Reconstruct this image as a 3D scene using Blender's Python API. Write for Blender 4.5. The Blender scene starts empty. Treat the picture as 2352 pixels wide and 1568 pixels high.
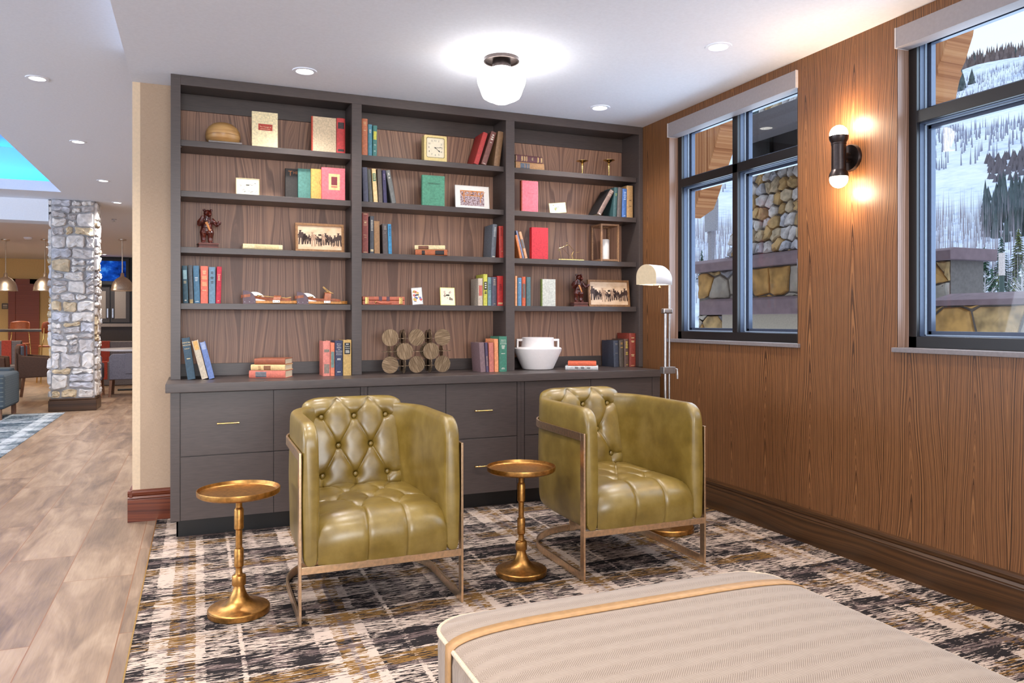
import bpy, bmesh, math, random
from mathutils import Vector, Matrix, Euler
from math import sin, cos, tan, pi, atan, sqrt, exp, radians as R

sc = bpy.context.scene
COL = sc.collection

# ------------------------------------------------------------------ camera
F, TH, HY, CH = 1739.2, 0.3935, 735.66, 1.2527      # focal (px), yaw, horizon row, eye height
cam_d = bpy.data.cameras.new('camera'); cam = bpy.data.objects.new('camera', cam_d); COL.objects.link(cam)
cam_d.sensor_width = 36; cam_d.lens = 36 * F / 2352; cam_d.shift_y = -(784 - HY) / 2352
cam_d.clip_end = 5000; cam_d.clip_start = 0.05
cam.location = (0, 0, CH); cam.rotation_euler = (R(90), 0, -TH)
sc.camera = cam

# ------------------------------------------------------------------ view + world
sc.view_settings.view_transform = 'Standard'; sc.view_settings.look = 'None'
sc.view_settings.gamma = 1; sc.view_settings.use_curve_mapping = False
sc.view_settings.exposure = 0.30
try:
    sc.cycles.use_denoising = True; sc.cycles.max_bounces = 7; sc.cycles.diffuse_bounces = 4
    sc.cycles.glossy_bounces = 3; sc.cycles.transparent_max_bounces = 12; sc.cycles.transmission_bounces = 4
    sc.cycles.sample_clamp_indirect = 6; sc.cycles.caustics_reflective = False; sc.cycles.caustics_refractive = False
except Exception: pass
world = bpy.data.worlds.new('world'); sc.world = world; world.use_nodes = True
bg = world.node_tree.nodes['Background']
bg.inputs[0].default_value = (0.72, 0.82, 1.0, 1); bg.inputs[1].default_value = 1.25

def lamp(name, kind, loc, power, color, size=0.1, rot=(0, 0, 0), parent=None, spot=None, blend=0.6, sy=None, spread=None):
    d = bpy.data.lights.new(name, kind); d.energy = power; d.color = color
    if kind == 'AREA':
        d.size = size
        if sy: d.shape = 'RECTANGLE'; d.size_y = sy
        if spread: d.spread = spread
    else: d.shadow_soft_size = size
    if kind == 'SPOT': d.spot_size = spot or R(120); d.spot_blend = blend
    o = bpy.data.objects.new(name, d); COL.objects.link(o); o.location = loc; o.rotation_euler = rot
    if parent: o.parent = parent
    return o
WARM, NEUT, COOL = (1.0, 0.80, 0.60), (1.0, 0.975, 0.95), (0.70, 0.82, 1.0)
P_DOWN, P_HALL, P_GLOBE, P_SCONCE = 54.0, 190.0, 22.0, 8.0
E_DOWN = 12.0
# sky portals: they only guide the sampling of daylight through the window openings
for (y, ) in ((4.01,), (2.06,), (.08,)):
    q = lamp('window_sky_portal', 'AREA', (3.36, y, 1.9), 1, (1, 1, 1), 1.5, (0, R(90), 0), sy=1.25); q.data.cycles.is_portal = True
lamp('lounge_daylight_fill', 'AREA', (-8.9, 4.0, 1.6), 480, (.78, .86, 1.0), 13.0, (R(90), 0, R(-90)), sy=2.4).rotation_euler = Euler((R(110), 0, R(-90)))  # added unseen area lamp, tilted up to brighten the hall ceiling
for y in (4.01, 2.06): lamp('window_fill', 'AREA', (3.42, y, 1.95), 22, (.62, .78, 1.0), 1.4, (0, R(90), 0), sy=1.2)  # added unseen bluish area lamps outside the glass, brighten jambs, sills and worktop
lamp('lobby_daylight_fill', 'AREA', (.2, -5.1, 1.75), 270, (.94, .97, 1.0), 3.0, (R(90), 0, 0), sy=2.2)  # added unseen area lamp behind the camera, fills shelves and chairs from the front
q = lamp('lounge_sky_portal', 'AREA', (-9.1, 2.9, 1.55), 1, (1, 1, 1), 16, (0, R(-90), 0), sy=2.6); q.rotation_euler = (R(90), 0, R(-90)); q.data.cycles.is_portal = True
q = lamp('lobby_sky_portal', 'AREA', (-3.0, -5.2, 1.6), 1, (1, 1, 1), 9.6, (R(90), 0, 0), sy=2.6); q.data.cycles.is_portal = True

# ------------------------------------------------------------------ un-projection on to real planes
def uY(px, Y): return Y * tan(TH + atan((px - 1176) / F))
def pY(px, py, Y):
    X = uY(px, Y); d = X * sin(TH) + Y * cos(TH); return Vector((X, Y, CH - (py - HY) * d / F))
def pX(px, py, X):
    Y = X / tan(TH + atan((px - 1176) / F)); d = X * sin(TH) + Y * cos(TH); return Vector((X, Y, CH - (py - HY) * d / F))
def pZ(px, py, Z):
    a = (px - 1176) / F; b = -(py - HY) / F; t = (Z - CH) / b
    return Vector(((sin(TH) + a * cos(TH)) * t, (cos(TH) - a * sin(TH)) * t, Z))

# ------------------------------------------------------------------ mesh helpers
class MB:
    def __init__(s): s.v = []; s.f = []; s.m = []
    def add(s, vs, fs, mi=0):
        n = len(s.v); s.v += [tuple(v) for v in vs]; s.f += [tuple(i + n for i in f) for f in fs]; s.m += [mi] * len(fs); return s
    def box(s, x0, x1, y0, y1, z0, z1, mi=0):
        return s.add([(x0,y0,z0),(x1,y0,z0),(x1,y1,z0),(x0,y1,z0),(x0,y0,z1),(x1,y0,z1),(x1,y1,z1),(x0,y1,z1)],
                     [(0,3,2,1),(4,5,6,7),(0,1,5,4),(1,2,6,5),(2,3,7,6),(3,0,4,7)], mi)
    def prism(s, pts, a, b, axis='z', mi=0):
        n = len(pts)
        def P(p, h):
            return {'z': (p[0], p[1], h), 'y': (p[0], h, p[1]), 'x': (h, p[0], p[1])}[axis]
        vs = [P(p, a) for p in pts] + [P(p, b) for p in pts]
        return s.add(vs, [tuple(range(n))[::-1], tuple(range(n, 2 * n))] + [(i, (i + 1) % n, (i + 1) % n + n, i + n) for i in range(n)], mi)
    def lathe(s, prof, c=(0, 0, 0), n=40, mi=0, axis='z', cap=True):
        vs = []; fs = []
        for r, h in prof:
            for k in range(n):
                a = 2 * pi * k / n; p = (r * cos(a), r * sin(a), h)
                if axis == 'y': p = (r * cos(a), h, r * sin(a))
                if axis == 'x': p = (h, r * cos(a), r * sin(a))
                vs.append((p[0] + c[0], p[1] + c[1], p[2] + c[2]))
        for j in range(len(prof) - 1):
            for k in range(n):
                fs.append((j * n + k, j * n + (k + 1) % n, (j + 1) * n + (k + 1) % n, (j + 1) * n + k))
        if cap:
            fs.append(tuple(range(n))[::-1]); fs.append(tuple(range((len(prof) - 1) * n, len(prof) * n)))
        return s.add(vs, fs, mi)
    def tube(s, pts, r, n=8, mi=0, closed=False, flat=None):
        pts = [Vector(p) for p in pts]; N = len(pts); vs = []; fs = []
        rs = r if isinstance(r, (list, tuple)) else [r] * N
        prev = None
        for i, p in enumerate(pts):
            a = pts[(i - 1) % N] if (i > 0 or closed) else p; b = pts[(i + 1) % N] if (i < N - 1 or closed) else p
            t = (b - a).normalized()
            if prev is None:
                up = Vector((0, 0, 1)) if abs(t.z) < .9 else Vector((1, 0, 0)); u = t.cross(up).normalized()
            else:
                u = (prev - t * prev.dot(t)); u = u.normalized() if u.length > 1e-6 else t.orthogonal().normalized()
            prev = u; w = t.cross(u)
            for k in range(n):
                an = 2 * pi * k / n; vs.append(p + (u * cos(an) + w * sin(an) * (flat or 1)) * rs[i])
        M = N if closed else N - 1
        for i in range(M):
            for k in range(n):
                j = (i + 1) % N; fs.append((i * n + k, i * n + (k + 1) % n, j * n + (k + 1) % n, j * n + k))
        if not closed: fs.append(tuple(range(n))[::-1]); fs.append(tuple(range((N - 1) * n, N * n)))
        return s.add(vs, fs, mi)
    def grid(s, fn, nu, nv, mi=0, closeu=False):
        vs = [fn(i / (nu if closeu else nu - 1), j / (nv - 1)) for j in range(nv) for i in range(nu)]
        fs = []
        for j in range(nv - 1):
            for i in range(nu if closeu else nu - 1):
                k = (i + 1) % nu; fs.append((j * nu + i, j * nu + k, (j + 1) * nu + k, (j + 1) * nu + i))
        return s.add(vs, fs, mi)
    def ball(s, c, r, n=16, m=10, mi=0):
        rx, ry, rz = r if isinstance(r, (tuple, list)) else (r, r, r)
        vs = [(c[0], c[1], c[2] - rz)]; fs = []
        for j in range(1, m):
            a = -pi / 2 + pi * j / m
            for k in range(n):
                b = 2 * pi * k / n; vs.append((c[0] + rx * cos(a) * cos(b), c[1] + ry * cos(a) * sin(b), c[2] + rz * sin(a)))
        vs.append((c[0], c[1], c[2] + rz))
        for k in range(n): fs.append((0, 1 + (k + 1) % n, 1 + k))
        for j in range(m - 2):
            for k in range(n): a = 1 + j * n; fs.append((a + k, a + (k + 1) % n, a + n + (k + 1) % n, a + n + k))
        a = 1 + (m - 2) * n
        for k in range(n): fs.append((a + k, a + (k + 1) % n, len(vs) - 1))
        return s.add(vs, fs, mi)
    def build(s, name, mats, parent=None, bevel=0, seg=2, smooth=None, loc=None, rot=None, fix=True):
        me = bpy.data.meshes.new(name); me.from_pydata(s.v, [], s.f)
        if not isinstance(mats, (list, tuple)): mats = [mats]
        for m in mats: me.materials.append(m)
        if len(mats) > 1: me.polygons.foreach_set('material_index', s.m)
        if fix:
            bm = bmesh.new(); bm.from_mesh(me); bmesh.ops.recalc_face_normals(bm, faces=bm.faces)
            bm.to_mesh(me); bm.free()
        o = bpy.data.objects.new(name, me); COL.objects.link(o)
        if smooth is not None:
            me.shade_smooth()
            try: me.set_sharp_from_angle(angle=R(smooth))
            except Exception: pass
        if bevel:
            b = o.modifiers.new('bevel', 'BEVEL'); b.width = bevel; b.segments = seg; b.limit_method = 'ANGLE'; b.angle_limit = R(40)
            me.shade_smooth()
            try: me.set_sharp_from_angle(angle=R(35))
            except Exception: pass
            w = o.modifiers.new('wn', 'WEIGHTED_NORMAL')
        if parent: o.parent = parent
        if loc is not None: o.location = loc
        if rot is not None: o.rotation_euler = rot
        return o
def empty(name, loc=(0, 0, 0), rot=(0, 0, 0)):
    o = bpy.data.objects.new(name, None); o.empty_display_size = .05; COL.objects.link(o); o.location = loc; o.rotation_euler = rot; return o
def tag(o, label=None, cat=None, group=None, kind=None):
    if label: o['label'] = label
    if cat: o['category'] = cat
    if group: o['group'] = group
    if kind: o['kind'] = kind
    return o
def thing(name, label, cat, loc=(0, 0, 0), rot=(0, 0, 0), group=None): return tag(empty(name, loc, rot), label, cat, group)
def struct(o): o['kind'] = 'structure'; return o
def copy_tree(o, parent=None):
    c = o.copy(); COL.objects.link(c); c.parent = parent
    for ch in o.children: copy_tree(ch, c)
    return c
def bx(name, mat, x0, x1, y0, y1, z0, z1, parent=None, bevel=0, **k): return MB().box(x0, x1, y0, y1, z0, z1).build(name, mat, parent, bevel, **k)
def text(name, s, size, mat, parent, loc, rot=(0, 0, 0), align='CENTER', sx=1, ext=.0002, space=1.0):
    c = bpy.data.curves.new(name, 'FONT'); c.body = s; c.size = size; c.align_x = align; c.align_y = 'CENTER'; c.extrude = ext; c.resolution_u = 2; c.space_line = space
    t = bpy.data.objects.new(name + '_c', c); me = bpy.data.meshes.new_from_object(t); bpy.data.objects.remove(t)
    me.materials.clear(); me.materials.append(mat)
    o = bpy.data.objects.new(name, me); COL.objects.link(o); o.parent = parent; o.location = loc; o.rotation_euler = rot; o.scale = (sx, 1, 1)
    return o

# ------------------------------------------------------------------ materials
def lin(c):
    return tuple(((x / 255) / 12.92 if x / 255 <= .04045 else ((x / 255 + .055) / 1.055) ** 2.4) for x in c) + (1,)
class G:
    def __init__(s, name):
        s.mat = bpy.data.materials.new(name); s.mat.use_nodes = True; s.nt = s.mat.node_tree; s.nt.nodes.clear()
        s.out = s.n('OutputMaterial'); s.b = s.n('BsdfPrincipled'); s.l(s.b.outputs[0], s.out.inputs[0]); s.tc = None
    def n(s, t, **k):
        x = s.nt.nodes.new('ShaderNode' + t)
        for a, b in k.items(): setattr(x, a, b)
        return x
    def l(s, a, b): s.nt.links.new(a, b)
    def pos(s):
        if not s.tc: s.tc = s.n('TexCoord')
        return s.tc.outputs['Object']
    def sep(s, v=None):
        x = s.n('SeparateXYZ'); s.l(v or s.pos(), x.inputs[0]); return x.outputs
    def m(s, op, a, b=None, c=None):
        x = s.n('Math', operation=op)
        for i, q in enumerate((a, b, c)):
            if q is None: continue
            if isinstance(q, (int, float)): x.inputs[i].default_value = q
            else: s.l(q, x.inputs[i])
        return x.outputs[0]
    def comb(s, a=0, b=0, c=0):
        x = s.n('CombineXYZ')
        for i, q in enumerate((a, b, c)):
            if isinstance(q, (int, float)): x.inputs[i].default_value = q
            else: s.l(q, x.inputs[i])
        return x.outputs[0]
    def scale(s, v, sx, sy, sz):
        x = s.n('Mapping'); s.l(v, x.inputs[0]); x.inputs['Scale'].default_value = (sx, sy, sz); return x.outputs[0]
    def noise(s, v, sc_=5, det=3, rough=.5, dist=0, dim='3D'):
        x = s.n('TexNoise', noise_dimensions=dim)
        if dim == '1D': s.l(v, x.inputs['W'])
        else: s.l(v, x.inputs['Vector'])
        x.inputs['Scale'].default_value = sc_; x.inputs['Detail'].default_value = det; x.inputs['Roughness'].default_value = rough; x.inputs['Distortion'].default_value = dist
        return x.outputs[0]
    def ramp(s, f, stops, interp='LINEAR'):
        x = s.n('ValToRGB'); x.color_ramp.interpolation = interp; s.l(f, x.inputs[0]); e = x.color_ramp.elements
        while len(e) < len(stops): e.new(.5)
        for i, (p, c) in enumerate(stops):
            e[i].position = p; e[i].color = c if len(c) == 4 else lin(c)
        return x.outputs[0]
    def mix(s, f, a, b, blend='MIX'):
        x = s.n('Mix', data_type='RGBA', blend_type=blend)
        if isinstance(f, (int, float)): x.inputs[0].default_value = f
        else: s.l(f, x.inputs[0])
        for i, q in ((6, a), (7, b)):
            if isinstance(q, tuple): x.inputs[i].default_value = q if len(q) == 4 else lin(q)
            else: s.l(q, x.inputs[i])
        return x.outputs[2]
    def col(s, c):
        if isinstance(c, tuple): s.b.inputs['Base Color'].default_value = c if len(c) == 4 else lin(c)
        else: s.l(c, s.b.inputs['Base Color'])
        return s
    def set(s, **k):
        for a, v in k.items():
            i = s.b.inputs[{'rough': 'Roughness', 'metal': 'Metallic', 'spec': 'Specular IOR Level', 'coat': 'Coat Weight', 'coatr': 'Coat Roughness', 'sheen': 'Sheen Weight'}[a]]
            if isinstance(v, (int, float)): i.default_value = v
            else: s.l(v, i)
        return s
    def bump(s, h, st=.3, dist=.002):
        x = s.n('Bump'); x.inputs['Strength'].default_value = st; x.inputs['Distance'].default_value = dist; s.l(h, x.inputs['Height']); s.l(x.outputs[0], s.b.inputs['Normal']); return s
_mc = {}
def mat(c, rough=.6, metal=0, var=.10, spec=.5, scale=60):
    k = (c, rough, metal, var, spec)
    if k in _mc: return _mc[k]
    g = G('surface_%d_%d_%d' % c)
    n = g.noise(g.pos(), scale, 2)
    lo = tuple(max(0, x * (1 - var)) for x in c); hi = tuple(min(255, x * (1 + var)) for x in c)
    g.col(g.ramp(n, [(.3, lo), (.7, hi)])).set(rough=rough, metal=metal, spec=spec)
    _mc[k] = g.mat; return g.mat
def emit(c, s, name='glow'):
    g = G(name); e = g.n('Emission'); e.inputs[0].default_value = lin(c); e.inputs[1].default_value = s; g.l(e.outputs[0], g.out.inputs[0]); return g.mat

def wood(name, c1, c2, c3, k=40, amp=6, fz=.35, axis='z', fx=1.3, rough=.4, along='x', spec=.4, fine=220, mirror=None, bump=.1):
    """veneer: grain runs along `axis`; `along` is the direction across it"""
    g = G(name); x, y, z = g.sep()
    A = {'x': x, 'y': y, 'z': z}; u = A[along]; w = A[axis]
    if mirror: u = g.m('PINGPONG', u, mirror)
    low = g.noise(g.comb(g.m('MULTIPLY', u, fx), g.m('MULTIPLY', w, fz), 0.7), 1.6, 2, .5)
    t = g.m('ADD', g.m('MULTIPLY', u, k), g.m('MULTIPLY', low, amp * 4))
    b = g.noise(t, 1.0, 4, .65, dim='1D')
    f = g.noise(g.comb(g.m('MULTIPLY', u, fine), g.m('MULTIPLY', w, 5), 0), 1, 3, .6)
    q = g.m('ADD', g.m('MULTIPLY', b, .78), g.m('MULTIPLY', f, .22))
    c = g.ramp(q, [(.38, c1), (.5, c2), (.60, c3)])
    g.col(c).set(rough=rough, spec=spec).bump(q, bump, .001)
    return g.mat
M = {}
def _zebra():
    g = G('zebrano_veneer'); x, y, z = g.sep()
    wob = g.noise(g.comb(0, g.m('MULTIPLY', y, 1.3), g.m('MULTIPLY', z, .5)), 1.5, 2)
    u = g.m('ADD', y, g.m('MULTIPLY', g.m('SUBTRACT', wob, .5), .13))
    w = g.m('PINGPONG', u, .165)
    wa = g.m('SQRT', g.m('ADD', g.m('MULTIPLY', w, w), .00025))
    low = g.noise(g.comb(0, g.m('MULTIPLY', y, 5), g.m('MULTIPLY', z, .8)), 1.2, 2)
    t = g.m('ADD', g.m('ADD', g.m('MULTIPLY', wa, 185), g.m('MULTIPLY', z, 7)), g.m('MULTIPLY', low, 4))
    b = g.noise(t, 1.0, 4, .7, dim='1D')
    f = g.noise(g.comb(0, g.m('MULTIPLY', y, 420), g.m('MULTIPLY', z, 9)), 1, 3, .6)
    q = g.m('ADD', g.m('MULTIPLY', b, .78), g.m('MULTIPLY', f, .22))
    g.col(g.ramp(q, [(.39, (68, 42, 23)), (.5, (114, 74, 44)), (.61, (140, 95, 58))])).set(rough=.38, spec=.4).bump(q, .1, .001)
    return g.mat
M['zebra'] = _zebra()
M['walnut'] = wood('walnut_veneer', (122, 90, 74), (150, 112, 92), (172, 130, 104), k=70, amp=10, fz=.22, along='x', fx=1.6, rough=.42, mirror=.52)
M['base'] = wood('stained_baseboard', (52, 33, 18), (68, 43, 23), (82, 53, 29), k=30, amp=2, axis='y', along='z', rough=.3, fz=.3)
M['basered'] = wood('reddish_baseboard', (74, 30, 16), (104, 46, 24), (120, 58, 32), k=30, amp=2, axis='x', along='z', rough=.3, fz=.3)
M['reveal'] = wood('daylit_veneer_reveal', (110, 82, 66), (140, 108, 90), (158, 128, 112), k=120, amp=4, along='x', fz=.2, rough=.3)  # zebrano tones made paler, daylight on the jambs put into the colour
M['door'] = wood('door_veneer', (122, 54, 27), (150, 72, 37), (158, 80, 44), k=60, amp=2, axis='x', along='z', rough=.4, fz=.3)
M['timber'] = wood('timber_beam', (170, 104, 60), (205, 138, 88), (222, 160, 108), k=40, amp=1, axis='z', along='y', rough=.7)
def _lacquer():
    g = G('charcoal_lacquer'); x, y, z = g.sep()
    n = g.noise(g.comb(g.m('MULTIPLY', x, 14), g.m('MULTIPLY', y, 14), g.m('MULTIPLY', z, 160)), 1, 2)
    g.col(g.ramp(n, [(.3, (70, 60, 57)), (.7, (79, 68, 64))])).set(rough=.38, spec=.45); return g.mat
M['lac'] = _lacquer()
M['ceil'] = mat((232, 236, 246), .9, var=.01)
M['ceil2'] = mat((236, 241, 252), .9, var=.01)
def _beige():
    g = G('beige_wallcovering'); x, y, z = g.sep()
    n = g.noise(g.comb(g.m('MULTIPLY', x, 40), 0, g.m('MULTIPLY', z, 900)), 1, 2)
    n2 = g.noise(g.comb(g.m('MULTIPLY', x, 900), 0, g.m('MULTIPLY', z, 60)), 1, 2)
    q = g.m('ADD', g.m('MULTIPLY', n, .5), g.m('MULTIPLY', n2, .5))
    g.col(g.ramp(q, [(.35, (172, 146, 122)), (.65, (192, 166, 140))])).set(rough=.8).bump(q, .2, .0006); return g.mat
M['beige'] = _beige()
M['cream'] = mat((226, 200, 168), .7, var=.02)
M['ywall'] = mat((230, 198, 138), .8, var=.04)
M['wallp'] = mat((200, 190, 178), .85, var=.02)
def _leather():
    g = G('olive_leather')
    n = g.noise(g.pos(), 9, 4, .6); n2 = g.noise(g.pos(), 2.6, 2); f = g.noise(g.pos(), 500, 2)
    q = g.m('ADD', g.m('MULTIPLY', n, .6), g.m('MULTIPLY', n2, .4))
    g.col(g.ramp(q, [(.34, (100, 77, 24)), (.5, (124, 100, 38)), (.66, (148, 123, 60))])).set(rough=.40, spec=.6, coat=.5, coatr=.28)
    g.bump(f, .12, .0006); return g.mat
M['leather'] = _leather()
def metalmat(name, c, rough, v=.06):
    g = G(name); n = g.noise(g.pos(), 60, 3)
    g.col(g.ramp(n, [(.3, tuple(x * (1 - v) for x in c)), (.7, tuple(min(255, x * (1 + v)) for x in c))])).set(rough=rough, metal=1.0); return g.mat
M['brass'] = metalmat('antique_brass', (178, 130, 72), .36, .12)
M['champ'] = metalmat('champagne_metal', (236, 204, 166), .30)
M['gold'] = metalmat('polished_brass', (226, 190, 120), .25)
M['nickel'] = metalmat('brushed_nickel', (160, 154, 150), .36)
M['pendant'] = metalmat('pendant_metal', (214, 202, 188), .38)
M['chrome'] = metalmat('steel', (205, 205, 208), .2)
M['bronze'] = metalmat('dark_bronze', (72, 64, 62), .35)
M['black'] = mat((18, 16, 16), .4, var=.05)
M['frame'] = mat((22, 18, 18), .35, var=.05)
M['sash'] = mat((66, 74, 92), .35, metal=.3, var=.03)
M['seal'] = mat((150, 164, 180), .4, var=.02)
M['sillm'] = mat((120, 112, 112), .4, var=.04)
M['shade'] = mat((146, 137, 137), .6, var=.02)
def _glass():
    g = G('window_glass'); t = g.n('BsdfTransparent'); gl = g.n('BsdfGlossy'); gl.inputs['Roughness'].default_value = .02
    t.inputs[0].default_value = (.94, .97, .98, 1)
    lw = g.n('LayerWeight'); fc = g.m('ADD', g.m('MULTIPLY', g.m('POWER', lw.outputs['Facing'], 5.0), .35), .02); mx = g.n('MixShader'); g.l(fc, mx.inputs[0]); g.l(t.outputs[0], mx.inputs[1]); g.l(gl.outputs[0], mx.inputs[2]); g.l(mx.outputs[0], g.out.inputs[0]); return g.mat
M['glass'] = _glass()

def _floor():
    g = G('wood_look_tile'); x, y, z = g.sep()
    v = g.comb(g.m('ADD', y, .26), g.m('ADD', x, .597 + .305 * 20), 0)
    br = g.n('TexBrick', offset=.37, offset_frequency=2); g.l(v, br.inputs['Vector'])
    br.inputs['Scale'].default_value = 1; br.inputs['Brick Width'].default_value = 1.22; br.inputs['Row Height'].default_value = .305
    br.inputs['Mortar Size'].default_value = .0022; br.inputs['Mortar Smooth'].default_value = .2; br.inputs['Bias'].default_value = 0
    br.inputs['Color1'].default_value = (0, 0, 0, 1); br.inputs['Color2'].default_value = (1, 1, 1, 1); br.inputs['Mortar'].default_value = (.5, .5, .5, 1)
    rnd = g.m('MULTIPLY', br.outputs['Color'], 7.0)
    low = g.noise(g.comb(g.m('ADD', g.m('MULTIPLY', x, 7), rnd), g.m('MULTIPLY', y, 1.5), rnd), 1, 3, .6, .9)
    fine = g.noise(g.comb(g.m('MULTIPLY', x, 130), g.m('ADD', g.m('MULTIPLY', y, 7), rnd), rnd), 1, 3, .6, .5)
    q = g.m('ADD', g.m('ADD', g.m('MULTIPLY', low, .68), g.m('MULTIPLY', fine, .2)), g.m('MULTIPLY', br.outputs['Color'], .12))
    c = g.ramp(q, [(.34, (102, 82, 68)), (.5, (138, 113, 92)), (.66, (164, 139, 116))])
    c = g.mix(br.outputs['Fac'], c, (128, 84, 52))
    g.col(c).set(rough=.36, spec=.4); return g.mat
M['floor'] = _floor()

def _carpet(name, pal, P=.62, Q=.44, ox=0.0, oy=0.0):
    g = G(name); x, y, z = g.sep()
    cream, dark, ochre, taupe = pal
    wob = g.noise(g.comb(g.m('MULTIPLY', x, 20), g.m('MULTIPLY', y, 60), 0), 1, 2)
    xw = g.m('ADD', g.m('ADD', x, ox), g.m('MULTIPLY', g.m('SUBTRACT', wob, .5), .03))
    yw = g.m('ADD', g.m('ADD', y, oy), g.m('MULTIPLY', g.m('SUBTRACT', g.noise(g.comb(g.m('MULTIPLY', x, 9), g.m('MULTIPLY', y, 4), 3), 1, 2), .5), .05))
    fx = g.m('FRACT', g.m('DIVIDE', xw, P)); fy = g.m('FRACT', g.m('DIVIDE', yw, Q))
    cx = g.ramp(fx, [(0, cream), (.05, ochre), (.11, taupe), (.15, ochre), (.21, cream), (.27, dark), (.47, cream), (.50, dark), (.66, taupe), (.72, dark), (.93, cream)], 'CONSTANT')
    cy = g.ramp(fy, [(0, ochre), (.09, cream), (.13, dark), (.30, taupe), (.40, dark), (.52, cream), (.80, taupe), (.88, ochre)], 'CONSTANT')
    # streaks of yarn lying across the room
    s1 = g.noise(g.comb(g.m('MULTIPLY', x, 12), g.m('MULTIPLY', y, 95), 0), 1, 4, .6, .4)
    s2 = g.noise(g.comb(g.m('MULTIPLY', x, 15), g.m('MULTIPLY', y, 120), 5), 1, 4, .62, .4)
    s4 = g.noise(g.comb(g.m('MULTIPLY', x, 14), g.m('MULTIPLY', y, 110), 15), 1, 4, .62, .4)
    s3 = g.noise(g.comb(g.m('MULTIPLY', x, 3.0), g.m('MULTIPLY', y, 4.5), 9), 1, 3)
    big = g.m('MULTIPLY', g.m('SUBTRACT', s3, .5), .45)
    w1 = g.m('GREATER_THAN', g.m('ADD', s1, big), .50)
    base = g.mix(w1, cx, cy)
    w2 = g.m('GREATER_THAN', g.m('SUBTRACT', s2, big), .575)
    base = g.mix(w2, base, cream)
    w3 = g.m('GREATER_THAN', g.m('ADD', s4, g.m('MULTIPLY', big, .6)), .60)
    base = g.mix(w3, base, dark)
    fn = g.noise(g.pos(), 260, 2, .6)
    base = g.mix(g.m('MULTIPLY', fn, .25), base, taupe)
    g.col(base).set(rough=1.0, spec=.03).bump(g.m('ADD', fn, s1), .5, .004); return g.mat
M['carpet'] = _carpet('plaid_carpet', (lin((198, 176, 160)), lin((24, 25, 27)), lin((124, 90, 42)), lin((104, 88, 84))), P=.60, Q=.46, ox=.135)
M['carpet2'] = _carpet('teal_plaid_rug', (lin((188, 192, 196)), lin((44, 66, 78)), lin((120, 130, 136)), lin((96, 100, 106))), P=.9, Q=.8)
def _herring():
    g = G('herringbone_fabric'); x, y, z = g.sep()
    w = .034
    tri = g.m('PINGPONG', y, w)
    s = g.m('SINE', g.m('MULTIPLY', g.m('ADD', x, g.m('MULTIPLY', tri, .9)), 2 * pi / .0062))
    n = g.noise(g.comb(g.m('MULTIPLY', x, 40), g.m('MULTIPLY', y, 90), g.m('MULTIPLY', z, 60)), 1, 3)
    band = g.m('FRACT', g.m('DIVIDE', y, w * 2)); bs = g.m('SINE', g.m('MULTIPLY', band, 2 * pi))
    q = g.m('ADD', g.m('ADD', g.m('MULTIPLY', s, .22), g.m('MULTIPLY', bs, .06)), g.m('ADD', .38, g.m('MULTIPLY', n, .25)))
    g.col(g.ramp(q, [(.25, (126, 107, 91)), (.75, (166, 147, 130))])).set(rough=.95, spec=.1, sheen=.2).bump(s, .25, .0008); return g.mat
M['herring'] = _herring()
M['fab'] = mat((196, 176, 152), .95, var=.08, spec=.1, scale=300)
M['strap'] = mat((172, 130, 84), .5, var=.05)
STONE = [mat((214, 208, 206), .9, var=.12, scale=14), mat((196, 196, 204), .9, var=.14, scale=14), mat((206, 186, 156), .9, var=.14, scale=14),
         mat((222, 216, 212), .9, var=.12, scale=14), mat((190, 184, 184), .9, var=.14, scale=14), mat((172, 170, 172), .95, var=.06, scale=30)]
STONE2 = [mat((190, 146, 86), .9, var=.16, scale=8), mat((156, 148, 142), .9, var=.14, scale=8), mat((188, 156, 108), .9, var=.2, scale=8),
          mat((176, 166, 154), .9, var=.12, scale=8), mat((142, 138, 142), .9, var=.14, scale=8), mat((122, 114, 108), .95, var=.06, scale=30)]
M['cap'] = mat((132, 110, 114), .85, var=.06, scale=10)
M['snow'] = mat((232, 238, 246), .9, var=.02, scale=3)
M['stucco'] = mat((196, 184, 166), .9, var=.03)
M['page'] = mat((226, 206, 172), .8, var=.06, scale=400)
M['gilt'] = mat((206, 180, 130), .4, metal=.4, var=.05)
M['ink'] = mat((40, 36, 34), .6, var=.05)

# ================================================================== SETTING
W, HC, HL = 3.169, 2.74, 2.92           # right wall plane, ceiling heights of reading corner and hall
YB, XE = 5.265, -0.376                   # beige wall plane and its free end
FAR = 24.0
# floors
def flat(name, m, x0, x1, y0, y1, z, t=.02): return struct(bx(name, m, x0, x1, y0, y1, z - t, z))
flat('floor', M['floor'], -9, W + .28, -5.2, FAR + .3, 0, .1)
flat('floor_carpet', M['carpet'], -.235, W + .02, -5.0, YB + .01, .004, .02)
bx('trim_1', M['gold'], -.241, -.235, -5, YB, .0, .0065)['kind'] = 'structure'
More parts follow.
